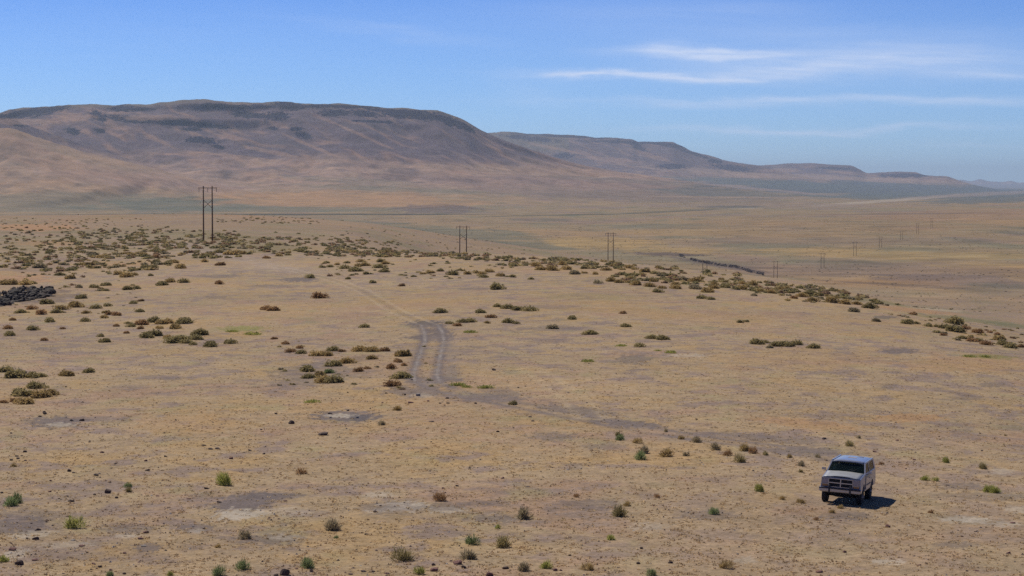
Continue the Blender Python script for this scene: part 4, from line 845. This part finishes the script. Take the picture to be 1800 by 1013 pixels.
# loose gravel
def gravel():
    r = np.random.default_rng(44); n = 16000
    s = r.uniform(-.29, .29, n); y = 70 * (190 / 70.) ** r.random(n); x = s * y
    lf = sstep(.05, -.25, s) * sstep(120, 80, y)
    keep = r.random(n) < .22 + .7 * lf * sstep(-.3, .3, fbm(x / 4, y / 4, 3, 601)) + .5 * sstep(.15, .5, fbm(x / 5, y / 7, 3, 605))
    x, y = x[keep], y[keep]; n = len(x); z = ground(x, y) + CAMZ
    oc = np.array([[1, 0, 0], [0, 1, 0], [-1, 0, 0], [0, -1, 0], [.1, .1, 1]]); fc = np.array([[0, 1, 4], [1, 2, 4], [2, 3, 4], [3, 0, 4]])
    sz = (.025 + .06 * r.random(n) ** 3)[:, None, None]
    V = oc[None] * sz * np.stack([r.uniform(.7, 1.4, n), r.uniform(.7, 1.3, n), r.uniform(.5, 1.1, n)], -1)[:, None, :]
    a = r.uniform(0, 6.28, n)[:, None]; X = V[..., 0] * np.cos(a) - V[..., 1] * np.sin(a); Y = V[..., 0] * np.sin(a) + V[..., 1] * np.cos(a)
    P = np.stack([X + x[:, None], Y + y[:, None], V[..., 2] + z[:, None] - .004], -1)
    Fc = (fc[None] + (np.arange(n) * 5)[:, None, None]).reshape(-1, 3)
    pal = np.array([S(96, 80, 74), S(120, 96, 84), S(84, 74, 72), S(176, 164, 150), S(140, 108, 92)])
    cc = np.repeat(pal[r.integers(0, 5, n)], 5, 0)
    m, nt, b = new_mat('gravel_stone'); at = N(nt, 'ShaderNodeAttribute', attribute_name='tint'); lnk(nt, at.outputs['Color'], b.inputs['Base Color']); b.inputs['Roughness'].default_value = .9
    setp(link('gravel', np_mesh('gravel', P.reshape(-1, 3), Fc, cc, False), m), kind='stuff', category='gravel', label='small loose stones scattered over the dry foreground')
gravel()

# ------------------------------------------------------------------ power line
wood = simple('weathered_pole_wood', S(98, 74, 60), .85, 0, .25, 1.5); dark = simple('dark_insulator', S(92, 76, 72), .5, 0, .1, 4)
def tube(bm, p0, p1, r0, r1, seg=8):
    p0, p1 = Vector(p0), Vector(p1); d = (p1 - p0); L = d.length
    q = d.to_track_quat('Z', 'Y').to_matrix().to_4x4()
    bmesh.ops.create_cone(bm, cap_ends=True, segments=seg, radius1=r0, radius2=r1, depth=L, matrix=Matrix.Translation((p0 + p1) / 2) @ q)
def bm_obj(name, bm, mat, parent=None, smooth=False):
    me = bpy.data.meshes.new(name); bm.to_mesh(me); bm.free()
    me.materials.append(mat)
    if smooth:
        for p in me.polygons: p.use_smooth = True
    return link(name, me, None, parent)
def pylon():
    H = 17.0; hs = 1.66
    root = bpy.data.objects.new('power_pylon', None); C.objects.link(root)
    for s in (-1, 1):
        bm = bmesh.new(); tube(bm, (s * hs, 0, -1.2), (s * hs * .985, 0, H), .25, .17, 10); bm_obj('pole', bm, wood, root, True)
    bm = bmesh.new(); tube(bm, (-3.35, .24, H - .62), (3.35, .24, H - .62), .11, .11, 6); tube(bm, (-3.35, -.24, H - .62), (3.35, -.24, H - .62), .11, .11, 6); bm_obj('crossarm', bm, wood, root)
    for s in (-1, 1):
        bm = bmesh.new(); tube(bm, (-hs * s, .2 * s, H - 4.4), (hs * s, .2 * s, H - 7.0), .08, .08, 6); bm_obj('cross_brace', bm, wood, root)
    for x in (-3.25, 0, 3.25):
        bm = bmesh.new(); tube(bm, (x, 0, H - .7), (x, 0, H - 1.9), .04, .04, 6)
        for k in range(7): bmesh.ops.create_cone(bm, cap_ends=True, segments=10, radius1=.15, radius2=.05, depth=.1, matrix=Matrix.Translation((x, 0, H - .85 - k * .15)))
        bm_obj('insulator', bm, dark, root)
    return root
py0 = pylon()
py_parts = list(py0.children)
def copy_thing(root):
    c = root.copy(); C.objects.link(c)
    for ch in root.children:
        d = ch.copy(); C.objects.link(d); d.parent = c
        for g in ch.children:
            e = g.copy(); C.objects.link(e); e.parent = d
    return c
PY = [(365, 327, 644, 'nearest and tallest wooden H-frame pylon standing left on the hilltop'), (814, 397, 907, 'second wooden H-frame pylon rising behind the central brow'), (1073.5, 409, 1193, 'third wooden H-frame pylon standing right of the middle'),
      (1239, 457, 1490, 'small H-frame pylon in front of the dark ravine ledge'), (1363.5, 459, 1837, 'H-frame pylon just right of the dark ravine end'), (1446, 445, 2170, 'faint H-frame pylon, second right of the dark ravine'),
      (1503, 425, 2481, 'faint H-frame pylon beside the golden valley strip'), (1548, 416, 2803, 'faint H-frame pylon, sixth from the right edge end of the line'), (1585, 409, 3125, 'tiny faint H-frame pylon low in the far valley'),
      (1613, 393, 3434, 'tiny faint H-frame pylon, last but one of the line'), (1638, 384, 3758, 'tiniest farthest H-frame pylon on the pale far plain')]
PY[7] = (1548, 416, 2803, 'fourth faint H-frame pylon right of the dark ravine')
tot_p = []
for n, (u, vt, y, lab) in enumerate(PY):
    o = py0 if n == 0 else copy_thing(py0)
    sx, sz = slopes(u, vt); x = sx * y
    gz = float(ground(x, y)) + CAMZ; top = sz * y + CAMZ
    sc = (top - gz) / 17.0; sc = min(1.2, max(.8, sc)); print('pylon', n, round(sc, 2), round((top - gz), 1))
    o.location = (x, y, gz); o.scale = (1, 1, sc); o.rotation_euler = (0, 0, -math.atan(.526) * .9)
    o['label'] = lab; o['category'] = 'power pylon'; o['group'] = 'wooden H-frame pylons crossing the valley'

# ------------------------------------------------------------------ truck (front faces -y, wheels on z=0)
paint = simple('silver_blue_paint', S(134, 138, 154), .38, .08, .05, 3, .5)
paint_d = simple('faded_hood_paint', S(158, 158, 160), .55, .2, .10, 3.5, .15)
chrome = simple('chrome', S(176, 176, 182), .25, .8, .04, 3); black = simple('black_rubber', S(34, 32, 34), .8, 0, .1, 8); blackp = simple('black_plastic', S(44, 44, 50), .6, 0, .1, 8)
under = simple('underbody', S(24, 22, 22), .9); lampm = simple('lamp_glass', S(150, 146, 156), .15, .2, .05, 9); amber = simple('amber_lens', S(190, 130, 70), .3)
redl = simple('red_lens', S(120, 26, 22), .3); rimm = simple('steel_rim', S(150, 150, 154), .4, .6); seatm = simple('seat_cloth', S(92, 84, 84), .9)
def glass(name, c, al):
    m, nt, b = new_mat(name); b.inputs['Base Color'].default_value = (*c, 1); b.inputs['Roughness'].default_value = .06; b.inputs['Specular IOR Level'].default_value = .6
    tr = N(nt, 'ShaderNodeBsdfTransparent'); tr.inputs['Color'].default_value = (.62, .68, .62, 1); mxh = N(nt, 'ShaderNodeMixShader'); mxh.inputs[0].default_value = al
    lnk(nt, tr.outputs[0], mxh.inputs[1]); lnk(nt, b.outputs[0], mxh.inputs[2]); lnk(nt, mxh.outputs[0], nt.nodes['Material Output'].inputs['Surface']); return m
gl = glass('tinted_glass', S(34, 44, 40), .42)
truck = bpy.data.objects.new('parked_truck', None); C.objects.link(truck)
L_, HW = 4.75, .99
def prism(bm, pts, x0, x1):
    """polygon in (y,z) swept in x"""
    a = [bm.verts.new((x0, p[0], p[1])) for p in pts]; b = [bm.verts.new((x1, p[0], p[1])) for p in pts]
    f1 = bm.faces.new(a); f2 = bm.faces.new(b[::-1])
    for i in range(len(pts)):
        j = (i + 1) % len(pts); bm.faces.new((a[j], a[i], b[i], b[j]))
    bmesh.ops.recalc_face_normals(bm, faces=bm.faces)
def cbox(bm, c, s, rot=None):
    m = Matrix.Translation(c) @ (rot or Matrix.Identity(4)) @ Matrix.Diagonal((*s, 1)); bmesh.ops.create_cube(bm, size=1, matrix=m)
def bev(bm, w=.02, seg=2, ang=30):
    es = [e for e in bm.edges if len(e.link_faces) == 2 and e.calc_face_angle(0) > R(ang)]
    bmesh.ops.bevel(bm, geom=es, offset=w, segments=seg, affect='EDGES', profile=.6, clamp_overlap=True)
AX = (.88, 3.58); AR = .47
def arch(yc):
    return [(yc + AR * math.cos(R(a)), max(.50, .40 + AR * math.sin(R(a)) * 1.02)) for a in range(165, 14, -15)]
low_ = [(.02, .50)] + [(y, z) for y, z in arch(AX[0])] + [(y, z) for y, z in arch(AX[1])] + [(4.72, .54)]
# lower body sides with wheel arches
prof_ = low_ + [(4.74, .75), (4.72, 1.16), (4.68, 1.20), (1.42, 1.20), (1.2, 1.185), (.12, 1.10), (.02, 1.04), (0, .8)]
bm = bmesh.new(); prism(bm, prof_, -HW, HW)
for v in bm.verts:
    if v.co.z > 1.0: v.co.x *= .955
    elif v.co.z < .56: v.co.x *= .975
    if v.co.y < .15: v.co.x *= .97
bmesh.ops.triangulate(bm, faces=[f for f in bm.faces if len(f.verts) > 4])
body = bm_obj('body', bm, paint, truck)
bv = body.modifiers.new('bevel', 'BEVEL'); bv.width = .035; bv.segments = 3; bv.limit_method = 'ANGLE'; bv.angle_limit = R(35)
# wheel wells / floor
bm = bmesh.new(); cbox(bm, (0, 2.3, .60), (1.35, 4.3, .34)); cbox(bm, (0, .88, .30), (1.5, .12, .12)); cbox(bm, (0, 3.58, .30), (1.5, .12, .12)); cbox(bm, (0, .5, .42), (.9, .5, .16)); cbox(bm, (0, 3.0, .40), (1.1, 1.6, .18)); cbox(bm, (-.45, 2.3, .42), (.1, 4.2, .12)); cbox(bm, (.45, 2.3, .42), (.1, 4.2, .12)); bm_obj('underbody', bm, under, truck)
# hood panel
bm = bmesh.new()
hp = [(-.86, .06, 1.095), (.86, .06, 1.095), (.88, 1.36, 1.205), (-.88, 1.36, 1.205)]
ny = 8; nx = 10; gv = [[None] * (nx + 1) for _ in range(ny + 1)]
for i in range(ny + 1):
    for j in range(nx + 1):
        t = i / ny; s = j / nx * 2 - 1
        y = .05 + t * 1.34; x = s * (.86 + .02 * t); z = 1.105 + .10 * t + .035 * (1 - s * s) + (.014 if abs(s) < .45 else 0)
        gv[i][j] = bm.verts.new((x, y, z))
for i in range(ny):
    for j in range(nx): bm.faces.new((gv[i][j], gv[i][j + 1], gv[i + 1][j + 1], gv[i + 1][j]))
hood = bm_obj('hood', bm, paint_d, truck, True); sm_ = hood.modifiers.new('solid', 'SOLIDIFY'); sm_.thickness = .03
# cabin with real window openings
RZ = 1.89
def cab_pt(s, y, z):       # tumblehome: half width by height
    t = (z - 1.19) / (RZ - 1.19)
    return Vector((s * (.945 - .135 * t), y, z))
def pillar(bm, a, b, c, d, th=.05, s=1):
    """side panel quad in (y,z) on side s with thickness inward"""
    P = [cab_pt(s, *p) for p in (a, b, c, d)]; Qn = [p - Vector((s * th, 0, 0)) for p in P]
    vs = [bm.verts.new(p) for p in P + Qn]
    for f in ((0, 1, 2, 3), (7, 6, 5, 4), (0, 4, 5, 1), (1, 5, 6, 2), (2, 6, 7, 3), (3, 7, 4, 0)): bm.faces.new([vs[i] for i in f])
bm = bmesh.new()
for s in (-1, 1):
    pillar(bm, (1.40, 1.19), (1.48, 1.19), (2.02, 1.81), (1.94, 1.81), .06, s)      # A
    pillar(bm, (2.72, 1.19), (2.84, 1.19), (2.84, 1.81), (2.72, 1.81), .05, s)      # B
    pillar(bm, (4.28, 1.19), (4.68, 1.19), (4.50, 1.81), (4.20, 1.81), .05, s)      # C
    pillar(bm, (1.96, 1.795), (4.50, 1.795), (4.50, 1.85), (1.98, 1.85), .06, s)    # top rail
bmesh.ops.recalc_face_normals(bm, faces=bm.faces)
bm_obj('window_pillars', bm, paint, truck)
bm = bmesh.new(); ny, nx = 10, 10; gv = [[None] * (nx + 1) for _ in range(ny + 1)]
for i in range(ny + 1):
    for j in range(nx + 1):
        t = i / ny; s = j / nx * 2 - 1
        y = 1.90 + t * 2.68; e = min(t, 1 - t); z = RZ - .11 * abs(s) ** 4 - .035 * (1 - min(1, e / .12)) ** 2 + .012 * math.sin(3.14 * t)
        x = s * .835
        gv[i][j] = bm.verts.new((x, y - .04 * (1 - s * s) * (1 if t == 0 else 0), z))
for i in range(ny):
    for j in range(nx): bm.faces.new((gv[i][j], gv[i][j + 1], gv[i + 1][j + 1], gv[i + 1][j]))
rf = bm_obj('roof', bm, paint, truck, True); sm_ = rf.modifiers.new('solid', 'SOLIDIFY'); sm_.thickness = .05
def quad_obj(name, pts, mat, th=.012):
    bm = bmesh.new(); vs = [bm.verts.new(p) for p in pts]; bm.faces.new(vs); o = bm_obj(name, bm, mat, truck); s_ = o.modifiers.new('solid', 'SOLIDIFY'); s_.thickness = th; s_.offset = 0; return o
def inset(p, d): return p
quad_obj('windshield', [cab_pt(-.93, 1.45, 1.20), cab_pt(.93, 1.45, 1.20), cab_pt(.93, 1.985, 1.825), cab_pt(-.93, 1.985, 1.825)], gl)
for s in (-1, 1):
    k = s * .975
    quad_obj('side_window', [cab_pt(k, 1.50, 1.20), cab_pt(k, 2.72, 1.20), cab_pt(k, 2.72, 1.80), cab_pt(k, 2.02, 1.80)], gl)
    quad_obj('side_window', [cab_pt(k, 2.84, 1.20), cab_pt(k, 4.28, 1.20), cab_pt(k, 4.20, 1.80), cab_pt(k, 2.84, 1.80)], gl)
quad_obj('rear_window', [cab_pt(-.9, 4.66, 1.20), cab_pt(.9, 4.66, 1.20), cab_pt(.9, 4.52, 1.81), cab_pt(-.9, 4.52, 1.81)], gl)
bm = bmesh.new()
for x in (-.42, .42): cbox(bm, (x, 2.62, 1.22), (.5, .14, .5)); cbox(bm, (x, 2.62, 1.52), (.26, .1, .16))
cbox(bm, (0, 3.7, 1.2), (1.3, .16, .4)); bev(bm, .03); bm_obj('seats', bm, seatm, truck)
bm = bmesh.new(); cbox(bm, (0, 1.66, 1.2), (1.6, .36, .1)); bev(bm, .03); bm_obj('dashboard', bm, blackp, truck)
# doors: thin proud panels with handle
for s in (-1, 1):
    bm = bmesh.new()
    for (y0, y1, z0, z1) in ((1.52, 2.78, .60, 1.13),):
        P = [(s * (HW - .004), y0, z0), (s * (HW - .004), y1, z0), (s * (HW * .962), y1, z1), (s * (HW * .962), y0, z1)]
        vs = [bm.verts.new(Vector(p) + Vector((s * .010, 0, 0))) for p in P]; bm.faces.new(vs)
    d = bm_obj('door', bm, paint, truck); sm_ = d.modifiers.new('solid', 'SOLIDIFY'); sm_.thickness = .02; sm_.offset = 0
    bm = bmesh.new(); cbox(bm, (s * (HW + .0), 2.62, 1.0), (.05, .16, .03)); bev(bm, .008); h_ = bm_obj('door_handle', bm, chrome, d)
    bm = bmesh.new(); cbox(bm, (s * (HW + .012), 2.3, .80), (.02, 3.9 if 0 else 1.24, .035)); bm_obj('trim_strip', bm, blackp, d)
# front: grille with cross bars
bm = bmesh.new(); cbox(bm, (0, -.012, .92), (1.86, .03, .34)); bev(bm, .01); bm_obj('front_panel', bm, simple('shaded_front_paint', S(104, 108, 130), .4, .05, .05, 3), truck)  # front's shade is put into this darker, bluer copy of the body paint
bm = bmesh.new(); cbox(bm, (0, -.02, .915), (1.10, .04, .28)); gr = bm_obj('grille', bm, under, truck)
bm = bmesh.new()
for z in (.775, 1.06): cbox(bm, (0, -.045, z), (1.16, .03, .022))
for x in (-.57, .57): cbox(bm, (x, -.045, .917), (.022, .03, .30))
bm_obj('grille_frame', bm, chrome, gr)
bm = bmesh.new(); cbox(bm, (0, -.052, .917), (1.12, .03, .035)); cbox(bm, (0, -.054, .917), (.05, .034, .27)); bm_obj('crossbar', bm, chrome, gr)
bm = bmesh.new()
for k in range(9):
    z = .79 + k * .031
    if abs(z - .917) > .02: cbox(bm, (0, -.043, z), (1.10, .012, .008))
bm_obj('grille_slats', bm, blackp, gr)
for s in (-1, 1):
    bm = bmesh.new(); cbox(bm, (s * .745, -.03, .955), (.27, .05, .17)); bev(bm, .012); bm_obj('headlight', bm, lampm, truck)
    bm = bmesh.new()
    for (cx_, cz_, w_, h_) in ((0, .1, .31, .02), (0, -.1, .31, .02), (-.15, 0, .02, .2), (.15, 0, .02, .2)): cbox(bm, (s * .745 + cx_, -.036, .955 + cz_), (w_, .03, h_))
    bm_obj('lamp_bezel', bm, chrome, truck)
    bm = bmesh.new(); cbox(bm, (s * .745, -.03, .815), (.27, .045, .07)); bev(bm, .008); bm_obj('turn_signal', bm, amber, truck)
    bm = bmesh.new(); cbox(bm, (s * .84, 4.75, .92), (.16, .03, .34)); bev(bm, .008); bm_obj('tail_light', bm, redl, truck)
# front bumper wraps round the corners
bm = bmesh.new()
prism(bm, [(-.20, .56), (-.20, .72), (-.14, .745), (-.05, .745), (-.05, .54), (-.16, .54)], -.97, .97)
for s in (-1, 1): cbox(bm, (s * .985, .02, .65), (.05, .30, .17))
bev(bm, .02); bm_obj('front_bumper', bm, chrome, truck)
bm = bmesh.new(); cbox(bm, (0, -.205, .715), (1.99, .03, .06)); bm_obj('bumper_strip', bm, blackp, truck)
for s in (-1, 1):
    bm = bmesh.new(); cbox(bm, (s * .50, -.235, .68), (.075, .08, .34)); bev(bm, .015); bm_obj('bumper_guard', bm, blackp, truck)
bm = bmesh.new(); cbox(bm, (0, 4.83, .62), (1.92, .14, .16)); bev(bm, .02); bm_obj('rear_bumper', bm, chrome, truck)
for s in (-1, 1):
    bm = bmesh.new(); cbox(bm, (s * 1.12, 1.62, 1.27), (.20, .06, .15)); bev(bm, .015); mo = bm_obj('side_mirror', bm, chrome, truck)
    bm = bmesh.new(); tube(bm, (s * .93, 1.68, 1.15), (s * 1.10, 1.63, 1.22), .012, .012, 6); tube(bm, (s * .93, 1.60, 1.15), (s * 1.10, 1.63, 1.22), .012, .012, 6); bm_obj('mirror_arm', bm, blackp, mo)
    bm = bmesh.new(); tube(bm, (s * .1, 1.41, 1.225), (s * .1 + .38, 1.60, 1.40), .008, .008, 5); bm_obj('wiper', bm, blackp, truck)
bm = bmesh.new(); cbox(bm, (-.02, 3.3, RZ + .012), (.42, .34, .02)); cbox(bm, (.30, 3.9, RZ + .014), (.3, .1, .02)); bev(bm, .008); bm_obj('roof_vent', bm, simple('roof_patch', S(150, 140, 142), .8), truck)
def wheel(x, y, s):
    root = bpy.data.objects.new('wheel', None); C.objects.link(root); root.parent = truck; root.location = (x, y, .40); root.scale = (1, 1.04, 1.04)
    bm = bmesh.new(); prf = [(-.12, .20), (-.135, .34), (-.10, .385), (.10, .385), (.135, .34), (.12, .20)]; n = 28; rings = []
    for k in range(n):
        a = 2 * math.pi * k / n; rings.append([bm.verts.new((p[0], p[1] * math.cos(a), p[1] * math.sin(a))) for p in prf])
    for k in range(n):
        A, B_ = rings[k], rings[(k + 1) % n]
        for j in range(len(prf)):
            j2 = (j + 1) % len(prf); bm.faces.new((A[j], A[j2], B_[j2], B_[j]))
    bmesh.ops.recalc_face_normals(bm, faces=bm.faces); bm_obj('tyre', bm, black, root, True)
    bm = bmesh.new(); rt = Matrix.Rotation(R(90), 4, 'Y')
    bmesh.ops.create_cone(bm, cap_ends=True, segments=24, radius1=.205, radius2=.205, depth=.18, matrix=rt)
    bmesh.ops.create_cone(bm, cap_ends=True, segments=16, radius1=.09, radius2=.07, depth=.1, matrix=Matrix.Translation((s * .11, 0, 0)) @ rt)
    for k in range(8):
        a = k * math.pi / 4; cbox(bm, (s * .095, .145 * math.cos(a), .145 * math.sin(a)), (.02, .04, .04))
    bm_obj('rim', bm, rimm, root)
for s in (-1, 1):
    wheel(s * .83, AX[0], s); wheel(s * .83, AX[1], s)
# beltline and bonnet sit high, the windows are shallow
def lift(o):
    if o.type == 'MESH':
        for v in o.data.vertices:
            z = v.co.z
            if z > 1.20: v.co.z = 1.37 + (z - 1.20) * .754
            elif z > .75: v.co.z = .75 + (z - .75) * 1.378
    for c_ in o.children: lift(c_)
for ch in truck.children:
    if not ch.name.startswith('wheel'): lift(ch)
# place: recentre so that the truck's own origin is under its middle
for ch in truck.children:
    ch.location.y -= L_ / 2
    if not ch.name.startswith('wheel'): ch.location.z += .09
truck['label'] = 'silver blue two-door utility truck with black bumper guards parked on dry grass'; truck['category'] = 'truck'
# heading: towards the view point and a little to the left
car_yaw = R(-18.5)    # front (-y) swings to the left of -y for negative yaw about z
px_, py_ = 16.42, 99.7
def wheel_ground(yaw, cx, cy):
    pts = []
    for (lx, ly) in ((-.83, AX[0] - L_ / 2), (.83, AX[0] - L_ / 2), (-.83, AX[1] - L_ / 2), (.83, AX[1] - L_ / 2)):
        X = cx + lx * math.cos(yaw) - ly * math.sin(yaw); Y = cy + lx * math.sin(yaw) + ly * math.cos(yaw)
        pts.append((lx, ly, float(ground(X, Y)) + CAMZ))
    A = np.array([[p[0], p[1], 1] for p in pts]); sol = np.linalg.lstsq(A, np.array([p[2] for p in pts]), rcond=None)[0]
    return sol
sa_, sb_, sc_ = wheel_ground(car_yaw, px_, py_)
print('truck slope', sa_, sb_)
truck.location = (px_, py_, sc_ - .015)
ez = Vector((-sa_, -sb_, 1)).normalized(); ex = Vector((1, 0, sa_)).normalized(); ey = ez.cross(ex)
Rl = Matrix((ex, ey, ez)).transposed().to_4x4()
truck.rotation_euler = (Matrix.Rotation(car_yaw, 4, 'Z') @ Rl).to_euler()

# ------------------------------------------------------------------ output
SC.view_settings.view_transform = 'Standard'; SC.view_settings.look = 'None'; SC.view_settings.exposure = 0; SC.view_settings.gamma = 1
SC.cycles.use_denoising = False
SC.cycles.volume_bounces = 0; SC.cycles.max_bounces = 6; SC.cycles.transparent_max_bounces = 12
